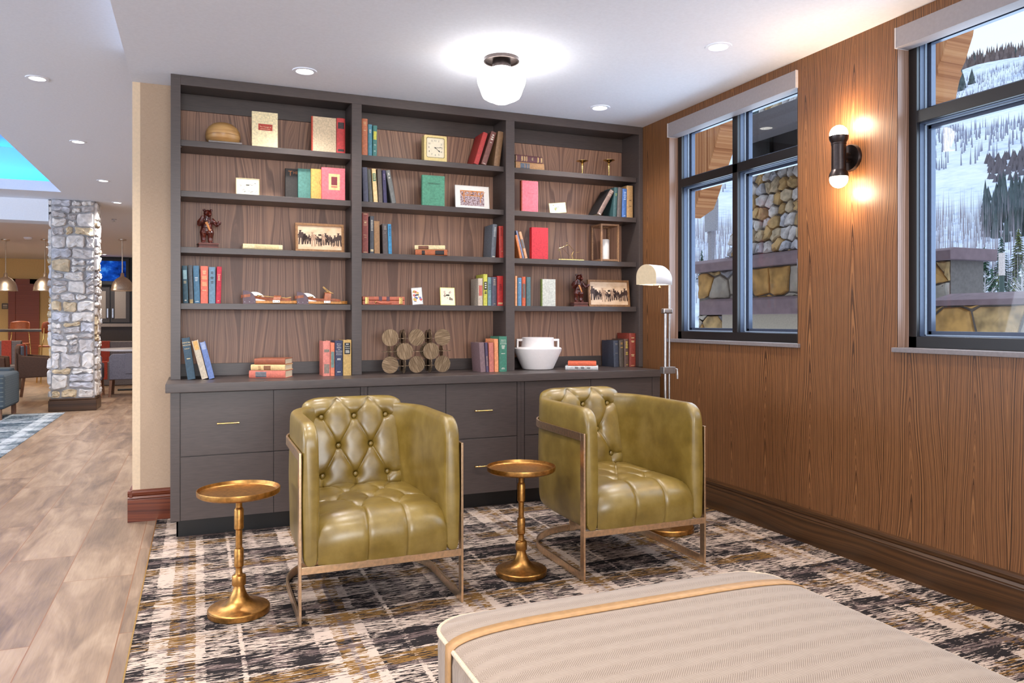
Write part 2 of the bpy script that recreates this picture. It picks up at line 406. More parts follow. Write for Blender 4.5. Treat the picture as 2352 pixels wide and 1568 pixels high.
# walls
struct(bx('wall_back', M['beige'], -.332, -.12, YB, YB + .16, 0, HC + .3))
struct(bx('trim_2', M['cream'], XE, -.332, YB, YB + .16, 0, HC + .3))
struct(bx('wall_back_behind_bookcase', M['beige'], -.12, W + .3, YB + .045, YB + .16, 0, HC + .3))
def wall_with_holes(name, m, x0, x1, y0, y1, z0, z1, holes):
    mb = MB(); ys = sorted(holes); y = y0
    for a, b, za, zb in ys:
        mb.box(x0, x1, y, a, z0, z1); mb.box(x0, x1, a, b, z0, za); mb.box(x0, x1, a, b, zb, z1); y = b
    mb.box(x0, x1, y, y1, z0, z1); return struct(mb.build(name, m))
WIN = [(3.373, 4.648), (1.43, 2.703), (-.55, .72)]
ZS, ZT = 1.12, 2.683
wall_with_holes('wall_right', M['zebra'], W, W + .20, -5.2, YB + .05, 0, HC + .3, [(a, b, ZS - .02, ZT) for a, b in WIN])
struct(MB().box(-9.2, -9, -5.2, FAR + .3, 2.85, 3.9).box(-9.2, -9, -5.2, FAR + .3, 0, .25).box(-9.2, -9, 11, FAR + .3, .25, 2.85).box(-9.2, -9, -1.1, -.9, .25, 2.85).box(-9.2, -9, 4.9, 5.1, .25, 2.85).build('wall_left', M['wallp']))
struct(MB().box(-9.2, W + .3, -5.3, -5.2, 0, .3).box(-9.2, W + .3, -5.3, -5.2, 2.9, 3.9).box(-9.2, -7.8, -5.3, -5.2, .3, 2.9).box(1.8, W + .3, -5.3, -5.2, .3, 2.9).box(-4.7, -4.5, -5.3, -5.2, .3, 2.9).box(-1.5, -1.3, -5.3, -5.2, .3, 2.9).build('wall_front', M['wallp']))
struct(bx('wall_far', M['ywall'], -9.2, 3.5, FAR, FAR + .2, 0, 3.9))
struct(bx('wall_hall_right', M['wallp'], 3.3, 3.5, YB + .16, FAR, 0, 3.9))
# ceilings
struct(bx('ceiling', M['ceil'], XE, W + .3, -5.2, YB + .16, HC, HC + .5))
TX, TY0, TY1 = -1.636, 3.0, 11.334
mb = MB()
mb.box(TX + .35, XE, -5.2, YB + .16, HL, HL + .16); mb.box(TX + .35, 3.3, YB + .16, TY1 + .35, HL, HL + .16); mb.box(-9, 3.3, TY1 + .35, FAR, HL, HL + .16); mb.box(-9, TX + .35, -5.2, TY0, HL, HL + .16)
mb.box(-9, TX + .35, TY1, TY1 + .35, HL, HL + .02); mb.box(TX, TX + .35, TY0, TY1, HL, HL + .02)
struct(mb.build('ceiling_hall', M['ceil2']))
# tray recess with cove light
g = G('cove_blue_paint'); g.col((170, 200, 230)).set(rough=.85)
mb = MB(); mb.box(-9, TX + .4, TY0 - .3, TY1 + .4, 3.52, 3.6); mb.box(-9, TX + .36, TY1 + .351, TY1 + .40, HL + .01, 3.52); mb.box(TX + .351, TX + .40, TY0, TY1 + .35, HL + .01, 3.52); mb.box(-9, TX + .4, TY0 - .05, TY0 - .001, HL + .01, 3.52)
struct(mb.build('ceiling_tray', g.mat))
struct(MB().box(-9, TX + .02, TY1, TY1 + .02, HL + .02, HL + .13).box(TX, TX + .02, TY0, TY1, HL + .02, HL + .13).build('trim_3', M['ceil2']))
cove = thing('cove_light', 'blue light strip along the ceiling tray edge', 'cove light', (TX - 2, TY1 + .10, HL + .03))
bx('light_strip', emit((20, 150, 255), 9, 'blue_cove_glow'), -3.5, 2.0, -.02, .02, 0, .02, cove)
lamp('cove_glow', 'AREA', (TX - 2.2, TY1 + .12, HL + .07), 26, (.02, .36, 1.0), 5, (R(180 - 35), 0, 0), sy=.1)
# beam left of the stone pillar
struct(bx('ceiling_beam', M['ceil2'], -9, -1.9, 12.1, 12.5, 2.62, HL))
# stepped fascia at the join of the two ceilings is the side of the lower ceiling slab

# baseboards
def baseprof(o=0): return [(0, 0), (.022, 0), (.022, .135), (.019, .14), (.021, .146), (.012, .158), (.017, .166), (.017, .174), (.020, .180), (.014, .192), (0, .196)]
mb = MB(); mb.prism([(W - a, b) for a, b in baseprof()], -5.2, YB - .02, 'y'); mb2 = []
struct(mb.build('baseboard_right', M['base'], bevel=0, smooth=30))
mb = MB(); mb.prism([(YB - a * 1.1, b) for a, b in baseprof()], XE - .025, -.145, 'x'); mb.prism([(XE - a * 1.1, b) for a, b in baseprof()], YB - .02, YB + .18, 'y')
struct(mb.build('baseboard_back', M['basered'], smooth=30))

# ------------------------------------------------------------------ windows
def window(i, y0, y1):
    root = struct(empty('window_%d' % i, (W, (y0 + y1) / 2, ZS)))
    def B(mb, name, m, **k):
        o = mb.build(name, m, root, **k); o.matrix_parent_inverse = Matrix.Translation(-root.location); return o
    x0 = W + .074; yl, yr = y1 - .045, y0 + .045; ym = (yl + yr) / 2 + .0
    zb, zt, zr0, zr1 = ZS + .055, ZT - .05, 2.216, 2.276
    # reveal lining
    mb = MB(); mb.box(W, W + .2, y0 - .003, y0 + .001, ZS, ZT).box(W, W + .2, y1 - .001, y1 + .003, ZS, ZT)
    B(mb, 'reveal', M['reveal'])
    mb = MB(); mb.box(x0, x0 + .02, y0, y0 + .045, ZS, ZT).box(x0, x0 + .02, y1 - .045, y1, ZS, ZT).box(x0, x0 + .02, y0, y1, ZS, zb).box(x0, x0 + .02, y0, y1, zt, ZT)
    B(mb, 'frame', M['frame'], bevel=.002)
    B(MB().box(x0 - .002, x0 + .02, yr, yl, zr0, zr1), 'transom', M['frame'], bevel=.002)
    B(MB().box(x0 - .002, x0 + .02, ym - .025, ym + .025, zb, zt), 'mullion', M['frame'], bevel=.002)
    for (a, b) in ((yr, ym - .025), (ym + .025, yl)):
        for (c, d) in ((zb, zr0), (zr1, zt)):
            s = MB(); w = .003
            for (xa, xb, e) in ((x0 + .02, x0 + .052, -.004), (x0 + .060, x0 + .07, .006), (x0 + .07, x0 + .10, .022)):
                s.box(xa, xb, a - .01, a + max(e, 0) + w, c - .01, d + .01).box(xa, xb, b - max(e, 0) - w, b + .01, c - .01, d + .01)
                s.box(xa, xb, a, b, c - .01, c + max(e, 0) + w).box(xa, xb, a, b, d - max(e, 0) - w, d + .01)
            o = B(s, 'sash', M['sash'])
            q = MB(); xa, xb, e = x0 + .052, x0 + .060, .008
            q.box(xa, xb, a, a + e, c, d).box(xa, xb, b - e, b, c, d).box(xa, xb, a, b, c, c + e).box(xa, xb, a, b, d - e, d)
            B(q, 'gasket', M['seal'])
            B(MB().box(x0 + .083, x0 + .087, a, b, c, d), 'pane', M['glass'])
    B(MB().box(W - .018, x0 + .01, y0 - .02, y1 + .022, ZS - .023, ZS), 'sill', M['sillm'], bevel=.002)
    s = thing('roller_shade', ['grey roller shade cassette over the window beside the bookcase', 'long grey roller shade cassette over the window right of the wall sconce', 'grey roller shade cassette over the window behind the seating'][i - 1], 'roller shade', (W, (y0 + y1) / 2, ZT - .10))
    l = (y1 - y0) / 2
    MB().box(-.016, .068, -l, l - .004, 0, .099).build('cassette', M['shade'], s, bevel=.002)
    MB().box(-.018, .070, l - .004, l + .004, -.001, .10).build('end_cap', mat((200, 190, 184), .5, var=.02), s, bevel=.001)
    MB().box(-.018, .070, -l - .004, -l, -.001, .10).build('end_cap', mat((200, 190, 184), .5, var=.02), s, bevel=.001)
    if i == 1:
        mb = MB()
        for k in range(2): mb.tube([(.01 + .014 * k, -l + .006, z * .02 - .98) for z in range(50)], .0016, 5)
        for k in range(90): mb.ball((.01, -l + .006, -.01 - k * .0108), .0026, 6, 4)
        mb.build('bead_chain', mat((150, 150, 156), .4, var=.02), s)
        MB().box(.006, .026, -l, -l + .012, -1.03, -.975).build('chain_tensioner', M['seal'], s, bevel=.003)
for i, (a, b) in enumerate(WIN): window(i + 1, a, b)

# ------------------------------------------------------------------ ceiling lights
def downlight(x, y, z, label, power=P_DOWN, grp=None, color=NEUT):
    t = thing('recessed_downlight', label, 'ceiling light', (x, y, z), group=grp)
    MB().lathe([(.046, -.001), (.052, -.006), (.070, -.005), (.072, 0), (.046, 0)], n=40, cap=False).build('trim_ring', M['ceil'], t, smooth=40)
    MB().lathe([(.0, -.0015), (.048, -.0015), (.048, .0), (0, 0)], n=32, cap=False).build('lens', emit((255, 248, 236), E_DOWN, 'downlight_lens'), t)
    lamp('downlight_beam', 'SPOT', (0, 0, -.012), power, color, .045, parent=t, spot=R(130), blend=.8)
    return t
downlight(.59, 4.646, HC, 'recessed downlight above the left end of the bookcase')
downlight(2.597, 4.653, HC, 'recessed downlight above the right bay of the bookcase')
downlight(2.613, 3.37, HC, 'recessed downlight nearest the panelled wall and second window')
for (x, y) in ((.59, 3.37), (.6, 2.0), (2.6, 2.0), (.6, .5), (2.6, .5), (1.6, -1.2), (-.1 + .7, -2.6), (2.6, -2.6)):
    downlight(x, y, HC, 'recessed downlight in the ceiling over the near seating', grp='downlights outside the frame')
for k, y in enumerate((6.07, 8.08, 10.22, 12.04)):
    downlight(-1.02 - .01 * k, y, HL, ['nearest of the four hallway downlights in a row', 'second hallway downlight from the camera', 'third hallway downlight, beside the ceiling tray corner', 'farthest hallway downlight, just right of the stone pillar top'][k], P_HALL, 'hallway downlights in a row')
for y in (-2, 0, 2, 4.05):
    downlight(-1.0, y, HL, 'recessed downlight in the hallway ceiling behind the view', P_HALL, 'hallway downlights outside the frame')
for (x, y, l, ) in ((pZ(110, 567, HL).x, pZ(110, 567, HL).y, 'small downlight left of the stone pillar, beside the pendant rod'), (pZ(110, 597, HL).x, pZ(110, 597, HL).y, 'small downlight close to the yellow wall left of the pillar'), (pZ(240, 584, HL).x, pZ(240, 584, HL).y, 'small downlight in front of the television')):
    downlight(x, y, HL, l, P_HALL)
for x in (-3.5, -6):
    for y in (13.6, 17, 20.5): lamp('dining_fill', 'SPOT', (x, y, HL - .05), 190, (1, .82, .62), .2, spot=R(150))  # added spots without fixtures, warm fill for the dining area
for x in (1.5, ):
    for y in (9, 14, 19): lamp('dining_fill', 'SPOT', (x, y, HL - .05), 190, (1, .9, .8), .2, spot=R(150))  # more added fill spots, no fixtures built for them
for y in (0, 5, 9): lamp('lounge_fill', 'SPOT', (-5.2, y, HL + .3), 150, (1, .92, .84), .2, spot=R(150))  # added unseen spots, no fixtures, meant to brighten the lounge

# schoolhouse globe
t = thing('ceiling_globe_light', 'white schoolhouse globe flush light with bronze ceiling plate', 'ceiling light', (1.596, 4.0, HC))
MB().lathe([(.0, 0), (.101, 0), (.101, -.018), (.098, -.020), (.094, -.018), (.094, -.006), (.05, -.008), (0, -.008)], n=64, cap=False).build('ceiling_plate', M['bronze'], t, smooth=35)
MB().lathe([(.050, -.006), (.053, -.03), (.053, -.052), (.047, -.054)], n=48, cap=False).build('fitter_collar', M['bronze'], t, smooth=35)
MB().lathe([(.046, -.045), (.052, -.055), (.085, -.068), (.118, -.082), (.136, -.102), (.139, -.120), (.134, -.145), (.122, -.175), (.112, -.205), (.104, -.220), (.085, -.232), (.060, -.242), (.040, -.252), (.018, -.257), (0, -.258)], n=64, cap=False).build('glass_shade', emit((255, 250, 244), 16, 'opal_glass_glow'), t, smooth=60)

# smoke detectors far away
p = pZ(65, 545, HL); t = thing('smoke_detector', 'white round smoke detector on the ceiling left of the pillar', 'smoke detector', p)
MB().lathe([(.08, 0), (.08, -.02), (.055, -.045), (.0, -.05)], n=24, cap=False).build('housing', M['ceil'], t, smooth=40)
p = pZ(262, 503, HL); t = thing('sprinkler_head', 'small ceiling sprinkler head right of the stone pillar', 'sprinkler', p)
MB().lathe([(.04, 0), (.04, -.008), (.01, -.01), (.01, -.04), (.03, -.042), (0, -.045)], n=16, cap=False).build('sprinkler_body', M['chrome'], t, smooth=40)

# ================================================================== BOOKCASE AND CABINETS
LAC = M['lac']
SH = [2.357, 2.047, 1.703, 1.358]                    # shelf tops, counted from the top
BAY = [(-.095, .936), (1.001, 2.029), (2.096, 3.134)]
CT = .895                                            # counter height
bc = thing('bookcase', 'charcoal three-bay built-in bookcase with walnut back', 'bookcase', (1.5, 5.0, CT))
def cb(name, m, *a, bevel=.0015, parent=None, **k):
    o = bx(name, m, *a, parent or bc, bevel, **k); o.matrix_parent_inverse = Matrix.Translation(-(parent or bc).location); return o
for (a, b) in ((-.15, -.095), (.936, 1.001), (2.029, 2.096), (3.134, W - .001)):
    cb('stile', LAC, a, b, 5.0, 5.02, CT, 2.739 if a < 0 or a > 3 else 2.679)
    cb('divider', LAC, a + .006, b - .006, 5.02, 5.275, CT, 2.735)
cb('top_rail', LAC, -.095, 3.134, 5.0, 5.02, 2.679, 2.739)
for a, b in BAY:
    cb('back_panel', M['walnut'], a - .006, b + .006, 5.275, 5.29, CT, 2.735, bevel=0)
    cb('soffit_panel', LAC, a - .006, b + .006, 5.02, 5.275, 2.70, 2.73)
    cb('top_back_rail', LAC, a - .006, b + .006, 5.262, 5.275, 2.594, 2.70)
    cb('base_back_rail', LAC, a - .006, b + .006, 5.262, 5.275, CT, .975)
    for z in SH: cb('shelf', LAC, a - .003, b + .003, 5.045, 5.272, z - .037, z)
    for z in SH:
        for x in (a - .002, b + .002):
            o = MB().lathe([(.003, -.006), (.003, .006)], (x, 5.06, z - .041), 8, axis='x').build('shelf_pin', M['chrome'], bc); o.matrix_parent_inverse = Matrix.Translation(-bc.location)
ctop = thing('countertop', 'long charcoal worktop running over the drawer cabinets', 'countertop', (1.5, 4.9, .8436))
cb('slab', LAC, -.168, 3.113, 4.67, 5.27, .8436, CT, bevel=.003, parent=ctop)
cabs = [(-.143, .956, -.091, .417, .933, 'left'), (.956, 2.017, .979, 1.487, 1.989, 'middle'), (2.017, 3.124, 2.044, 2.551, 3.056, 'right')]
for (x0, x1, a, m_, b, nm) in cabs:
    c = thing('drawer_cabinet', {'left': 'leftmost charcoal drawer cabinet, next to the beige wall', 'middle': 'middle charcoal drawer cabinet, between the two armchairs', 'right': 'rightmost charcoal drawer cabinet, behind the right armchair'}[nm], 'cabinet', ((x0 + x1) / 2, 4.9, 0), group='drawer cabinets under the bookcase')
    cb('cabinet_body', LAC, x0, x1, 4.712, 5.26, .11, .8436, parent=c)
    if a - x0 > .01: cb('face_stile', LAC, x0, a - .002, 4.70, 4.715, .11, .8436, parent=c)
    if x1 - b > .01: cb('face_stile', LAC, b + .002, x1, 4.70, 4.715, .11, .8436, parent=c)
    cb('toe_kick', M['black'], max(x0, -.113), x1, 4.776, 4.80, .0, .112, parent=c)
    cb('toe_side', M['black'], max(x0, -.113), max(x0, -.113) + .01, 4.776, 5.25, .0, .112, parent=c)
    for (l, r) in ((a, m_), (m_, b)):
        for (z0, z1, hz) in ((.478, .839, .659), (.112, .473, .293)):
            d = cb('drawer', LAC, l + .0015, r - .0015, 4.70, 4.712, z0, z1, parent=c)
            h = MB(); cx = (l + r) / 2
            h.tube([(cx - .058, 4.672, hz), (cx + .058, 4.672, hz)], .0045, 12)
            for s in (-1, 1):
                h.tube([(cx + s * .052, 4.672, hz), (cx + s * .052, 4.701, hz)], .004, 10)
                h.tube([(cx + s * .060, 4.672, hz), (cx + s * .052, 4.672, hz)], .0062, 12)
            o = h.build('handle', M['gold'], d, smooth=40)

# ================================================================== BOOKS
cnt = {}
def colm(c, rough=.6): return mat(c, rough, var=.08, scale=90)
def book_mesh(root, t, h, d, col, page=None, bulge=None, spinecol=None):
    c = min(.0035, t * .15); b = min(.006, t * .18) if bulge is None else bulge
    mb = MB()
    if spinecol:
        mb.prism([(0, .008), (0, 0), (t * .25, -b), (t * .75, -b), (t, 0), (t, .008), (t - c, .008), (t - c, c), (c, c), (c, .008)], 0, h, mi=1)
        mb.box(0, c, .008, d, 0, h); mb.box(t - c, t, .008, d, 0, h)
        mb.build('cover', [colm(col), colm(spinecol)], root, bevel=.0006, seg=1)
    else:
        mb.prism([(0, d), (0, 0), (t * .25, -b), (t * .75, -b), (t, 0), (t, d), (t - c, d), (t - c, c), (c, c), (c, d)], 0, h)
        mb.build('cover', colm(col), root, bevel=.0006, seg=1)
    MB().box(c, t - c, c, d - .005, .004, h - .004).build('page_block', page or M['page'], root)
    return b
def deco(root, t, h, b, items):
    """bands and lettering on the spine; item: (kind, z0, z1, colour)"""
    for it in items:
        k = it[0]
        if k == 'label':      # coloured panel on the spine
            _, z0, z1, c = it
            MB().prism([(t * .04, -.0004), (t * .25, -b - .0006), (t * .75, -b - .0006), (t * .96, -.0004), (t * .75, -b + .001), (t * .25, -b + .001)], h * z0, h * z1).build('spine_label', colm(c), root)
        elif k == 'lines':    # rows of tiny stamped words
            _, z0, z1, c = it[:4]; n = it[4] if len(it) > 4 else 4; mb = MB(); rr = random.Random(int(h * 9999 + n))
            for i in range(n):
                z = h * (z0 + (z1 - z0) * (i + .5) / n); hh = h * (z1 - z0) / n * .28; w = t * rr.uniform(.16, .25); x = t / 2 - w
                while x < t / 2 + w - .001:
                    l = rr.uniform(.0012, .0035); mb.box(x, min(x + l, t / 2 + w), -b - .0010, -b + .001, z - hh, z + hh); x += l + .0008
            mb.build('spine_lettering', colm(c, .4), root)
        elif k == 'bar':
            _, z0, z1, c = it
            MB().box(t * .22, t * .78, -b - .0007, -b + .001, h * z0, h * z1).build('spine_rule', colm(c, .4), root)
        elif k == 'text':
            _, z, s, c, txt = it
            text('spine_lettering', txt, s, colm(c, .4), root, (t / 2, -b - .0008, h * z), (R(90), 0, 0))
def up(where, col, desc, bl, br, tl, ytop, zs, Y=5.07, d=.155, items=(), page=None, spinecol=None, cat='book'):
    """book standing with its spine to the room; bl, br, tl: image columns of its spine corners on the plane Y"""
    X0, X1 = uY(bl, Y), uY(br, Y); P = pY(tl, ytop, Y)
    a = math.atan2(P.x - X0, P.z - zs)
    if abs(a) < .012: a = 0
    t = (X1 - X0) * cos(a) - .0006; h = (P.z - zs) / cos(a) - (abs(sin(a)) * t if a > 0 else 0)
    d = min(d, 5.258 - Y)
    root = thing('book', desc + ' ' + where, cat, (X1 if a > 0 else X0, Y, zs + .0003), (0, a, 0))
    sub = root
    b = book_mesh(root, t, h, d, col, page, spinecol=spinecol)
    deco(root, t, h, b, items)
    if a > 0:
        for ch in root.children: ch.location.x -= t
    return root, t, h
def face(where, col, desc, xl, xr, ytop, zs, Y=5.07, t=.03, spinecol=None, w=None):
    """book standing with its front cover to the room"""
    X0, X1 = uY(xl, Y), uY(xr, Y); P = pY((xl + xr) / 2, ytop, Y); wd = w or (X1 - X0); h = P.z - zs
    root = thing('book', desc + ' ' + where, 'book', (X0, Y + t, zs + .0003), (0, 0, R(-90)))
    book_mesh(root, t, h, wd, col, bulge=.002, spinecol=spinecol)
    return root, wd, h, t
def cov_box(root, t, name, m, u0, u1, v0, v1, e=.0006):
    return MB().box(t - .001, t + e, u0, u1, v0, v1).build(name, m, root)
def cov_text(root, t, s, size, c, u, v, rot=0, sx=1):
    # text on the local +X face (world -Y): letters run along local +Y
    return text('cover_lettering', s, size, colm(c, .5), root, (t + .0008, u, v), (R(90), 0, R(90)), sx=sx)
def lying(where, col, desc, xl, xr, z0, t, Y, d, rz, items=(), spinecol=None, page=None):
    """book lying flat, spine to the room; xl..xr columns of the spine"""
    X0, X1 = uY(xl, Y), uY(xr, Y); h = (X1 - X0) / cos(rz)
    root = thing('book', desc + ' ' + where, 'book', (X0, Y, z0 + t), (0, R(90), rz))
    b = book_mesh(root, t - .0004, h, d, col, page, spinecol=spinecol)
    deco(root, t, h, b, items)
    return root
GI = (214, 190, 140); BK = (34, 30, 30); WH = (226, 220, 205)
# ---- left bay, top shelf
w1 = 'on the top left shelf'
r, wd, h, t = face(w1, (232, 214, 170), 'tall cream book with a small red title panel', 579, 638, 257.6, SH[0], t=.03)
cov_box(r, t, 'title_panel', colm((176, 62, 48)), wd * .24, wd * .79, h * .48, h * .66)
cov_text(r, t, 'The Voyage of', .012, (226, 190, 150), wd * .51, h * .58); cov_box(r, t, 'label_rule', colm((226, 190, 150)), wd * .32, wd * .70, h * .515, h * .525, .001)
r, wd, h, t = face(w1, (204, 182, 150), 'blank oatmeal cloth book with a red spine', 716, 772, 269, SH[0], t=.035, spinecol=(186, 74, 52))
up(w1, (188, 60, 58), 'slim red book with black spine labels beside the divider', 773.2, 793, 773.2, 271, SH[0], items=[('label', .70, .88, (60, 48, 48)), ('label', .06, .12, (60, 48, 48))])
# ---- left bay, second shelf
w2 = 'on the second left shelf'
r, wd, h, t = face(w2, (52, 46, 42), 'black book lettered THE in gold', 655.5, 706, 388, SH[1], Y=5.17, t=.026)
cov_text(r, t, 'T', .046, (196, 120, 62), wd * .22, h * .84); cov_text(r, t, 'HE', .026, (196, 120, 62), wd * .47, h * .87)
r, wd, h, t = face(w2, (84, 134, 124), 'teal green cloth book between black and mustard books', 685, 736, 388.5, SH[1], Y=5.135, t=.028)
r, wd, h, t = face(w2, (206, 164, 84), 'mustard yellow book half hidden by the pink one', 715, 765, 389, SH[1], Y=5.10, t=.028)
mb = MB(); mb.lathe([(.026, 0), (.029, 0)], (0, 0, 0), 28, axis='x', cap=False); mb.build('emblem_ring', colm((150, 100, 48)), r, loc=(t + .0008, wd * .58, h * .56))
MB().add([(t + .0008, wd * .58 + .018 * cos(a) * (1 if k % 2 else .45), h * .56 + .018 * sin(a) * (1 if k % 2 else .45)) for k, a in enumerate([i * pi / 5 for i in range(10)])], [tuple(range(10))]).build('emblem_star', colm((150, 100, 48)), r)
r, wd, h, t = face(w2, (236, 104, 112), 'bright pink book with a framed picture label', 739.5, 792.5, 385.5, SH[1], Y=5.065, t=.03)
cov_box(r, t, 'picture_label', colm((230, 190, 130)), wd * .29, wd * .77, h * .31, h * .81)
cov_box(r, t, 'label_picture', colm((120, 40, 50)), wd * .40, wd * .66, h * .46, h * .72, .001); cov_box(r, t, 'label_text', colm((190, 110, 90)), wd * .40, wd * .66, h * .38, h * .44, .001)
# ---- left bay, third shelf
w3 = 'on the third left shelf'
lying(w3, (214, 190, 140), 'flat cream book lying beside the framed photograph', 558, 649, SH[2], .036, 5.075, .14, R(2), items=[('label', .0, .28, (226, 206, 160)), ('label', .9, 1.0, (226, 206, 160))])
# ---- left bay, fourth shelf
w4 = 'on the fourth left shelf'
up(w4, (66, 92, 104), 'dark teal book with a pale blue spine label', 420.5, 433, 417.5, 610, SH[3], items=[('label', .64, .88, (150, 184, 190)), ('lines', .52, .6, GI, 2), ('lines', .05, .1, WH, 1)])
up(w4, (92, 96, 100), 'mottled grey worn book', 434.5, 444.7, 431.2, 609, SH[3], items=[('label', .0, .1, (180, 150, 100))])
up(w4, (74, 112, 138), 'mid blue book with silver lettering', 446, 460, 443.2, 610, SH[3], items=[('lines', .58, .7, (190, 200, 206), 3), ('bar', .04, .055, (190, 200, 206))])
up(w4, (226, 112, 92), 'salmon red book with gold stamped squares', 460.7, 478, 460.2, 611, SH[3], items=[('lines', .78, .88, GI, 3), ('label', .64, .74, (232, 150, 110)), ('label', .46, .58, (236, 150, 110)), ('lines', .33, .37, GI, 1)])
up(w4, (106, 136, 156), 'steel blue book with black titles', 479.7, 494.8, 479.7, 613, SH[3], items=[('lines', .80, .88, BK, 2), ('lines', .66, .74, BK, 2), ('bar', .70, .712, BK), ('lines', .54, .62, BK, 2)])
up(w4, (186, 44, 62), 'thin crimson book with gold title', 495.4, 507, 498, 612, SH[3], items=[('bar', .78, .79, GI), ('lines', .62, .76, GI, 4), ('lines', .05, .09, GI, 1)])
# ---- left bay, counter
w5 = 'on the left worktop'
up(w5, (58, 78, 92), 'dark blue book lettered DENTAL MEDICINE, leaning left', 431, 449.5, 417.2, 777, CT, Y=4.955, d=.17, items=[('text', .885, .0125, GI, 'DENTAL'), ('text', .825, .0105, GI, 'MEDICINE'), ('text', .74, .008, GI, 'BURKET'), ('lines', .48, .52, GI, 1)])
up(w5, (196, 180, 158), 'beige book with a worn orange top, leaning left', 463.5, 479, 440, 784, CT, Y=4.955, d=.17, items=[('label', .76, .99, (206, 160, 96))])
up(w5, (106, 126, 176), 'periwinkle blue book, leaning left', 480, 494, 458, 787, CT, Y=4.955, d=.17, items=[('label', .80, .99, (150, 160, 190))])
rz = R(-24)
lying(w5, (206, 112, 92), 'faded red book with a grey label, bottom of the stack', 572.5, 652, CT, .047, 4.965, .15, rz, [('label', .18, .48, (110, 108, 112))])
lying(w5, (222, 184, 128), 'tan book with a brown emblem, middle of the stack', 576.5, 652, CT + .0475, .036, 4.96, .15, rz, [('label', .38, .58, (140, 92, 60)), ('label', .22, .30, (190, 150, 100))])
lying(w5, (150, 82, 54), 'rust brown book, top of the stack', 584.5, 652, CT + .084, .037, 4.958, .15, rz)
up(w5, (216, 130, 116), 'pink and grey striped book', 742, 758.6, 742, 783, CT, Y=4.955, spinecol=(216, 130, 116), items=[('label', .68, .76, (130, 116, 104)), ('label', .08, .34, (136, 118, 106))], d=.16)
up(w5, (220, 124, 92), 'short orange book with a green spine label', 759.2, 768.8, 759.2, 787, CT, Y=4.955, items=[('label', .25, .73, (104, 130, 122))])
up(w5, (54, 58, 84), 'navy book with white handwritten title', 769.5, 787.2, 769.5, 782, CT, Y=4.955, items=[('text', .90, .0085, WH, 'All Your'), ('text', .85, .0085, WH, 'Home'), ('text', .80, .0085, WH, 'Building'), ('text', .75, .0085, WH, 'and'), ('text', .70, .0085, WH, 'Remodeling'), ('text', .65, .0085, WH, 'Questions'), ('text', .60, .0085, WH, 'Answered'), ('lines', .44, .50, WH, 2), ('lines', .09, .13, WH, 1)])
up(w5, (190, 154, 92), 'mustard book with a black title label', 788.2, 807, 788.2, 780.5, CT, Y=4.955, items=[('label', .60, .92, (26, 24, 26)), ('lines', .86, .90, WH, 1), ('text', .82, .0095, WH, 'Modern'), ('text', .765, .0095, WH, 'Classics'), ('lines', .63, .72, WH, 3)])
# ---- middle bay, top shelf
c1 = 'on the top middle shelf'
up(c1, (196, 118, 84), 'tall terracotta book with gold titles', 831, 844.6, 830.4, 272, SH[0], items=[('lines', .84, .92, GI, 2), ('bar', .82, .824, GI), ('lines', .66, .70, GI, 1)])
up(c1, (84, 138, 154), 'thin turquoise book', 845.2, 854.8, 845.4, 285.5, SH[0], items=[('lines', .72, .84, WH, 3)])
up(c1, (74, 128, 122), 'teal book with a bright yellow label', 855.4, 865.4, 856.4, 288, SH[0], items=[('label', .54, .81, (214, 206, 84)), ('lines', .34, .4, (180, 200, 190), 1), ('lines', .14, .2, (180, 200, 190), 1)])
up(c1, (176, 56, 52), 'red book leaning right', 1087, 1098.6, 1110, 303, SH[0], d=.17)
up(c1, (124, 78, 70), 'mauve brown book leaning right, white lettering', 1104, 1116.5, 1129, 301, SH[0], d=.17, items=[('lines', .74, .93, WH, 3), ('lines', .66, .69, WH, 1), ('bar', .03, .04, WH)])
up(c1, (136, 102, 72), 'tan book leaning right against the divider', 1133.5, 1147, 1144, 301, SH[0], d=.17)
# ---- middle bay, second shelf
c2 = 'on the second middle shelf'
up(c2, (88, 88, 104), 'slate blue book at the left end', 834.5, 846.8, 831.6, 384, SH[1])
up(c2, (92, 92, 84), 'grey green book', 847.6, 856.5, 842.5, 389, SH[1])
up(c2, (226, 196, 140), 'cream book with a green spine label', 858.7, 868.4, 853.5, 387.5, SH[1], items=[('label', .63, .86, (70, 116, 92)), ('lines', .66, .84, GI, 4)])
up(c2, (96, 86, 78), 'dark taupe book', 869.7, 879.6, 866.4, 388, SH[1])
up(c2, (62, 56, 88), 'narrow indigo book', 881.3, 889.5, 877.6, 391, SH[1], items=[('lines', .70, .9, (130, 110, 140), 4)])
up(c2, (116, 116, 112), 'grey book leaning left, away from the row', 900.5, 910.5, 886, 391.5, SH[1], items=[('lines', .84, .92, WH, 2), ('lines', .74, .8, WH, 1)])
r, wd, h, t = face(c2, (82, 146, 116), 'green cloth book lettered GREEN LIGHT', 970, 1021.3, 403, SH[1], t=.028)
cov_text(r, t, 'GREEN LIGHT', .0145, BK, wd * .52, h * .73); cov_text(r, t, 'LLOYD C. DOUGLAS', .006, BK, wd * .52, h * .24)
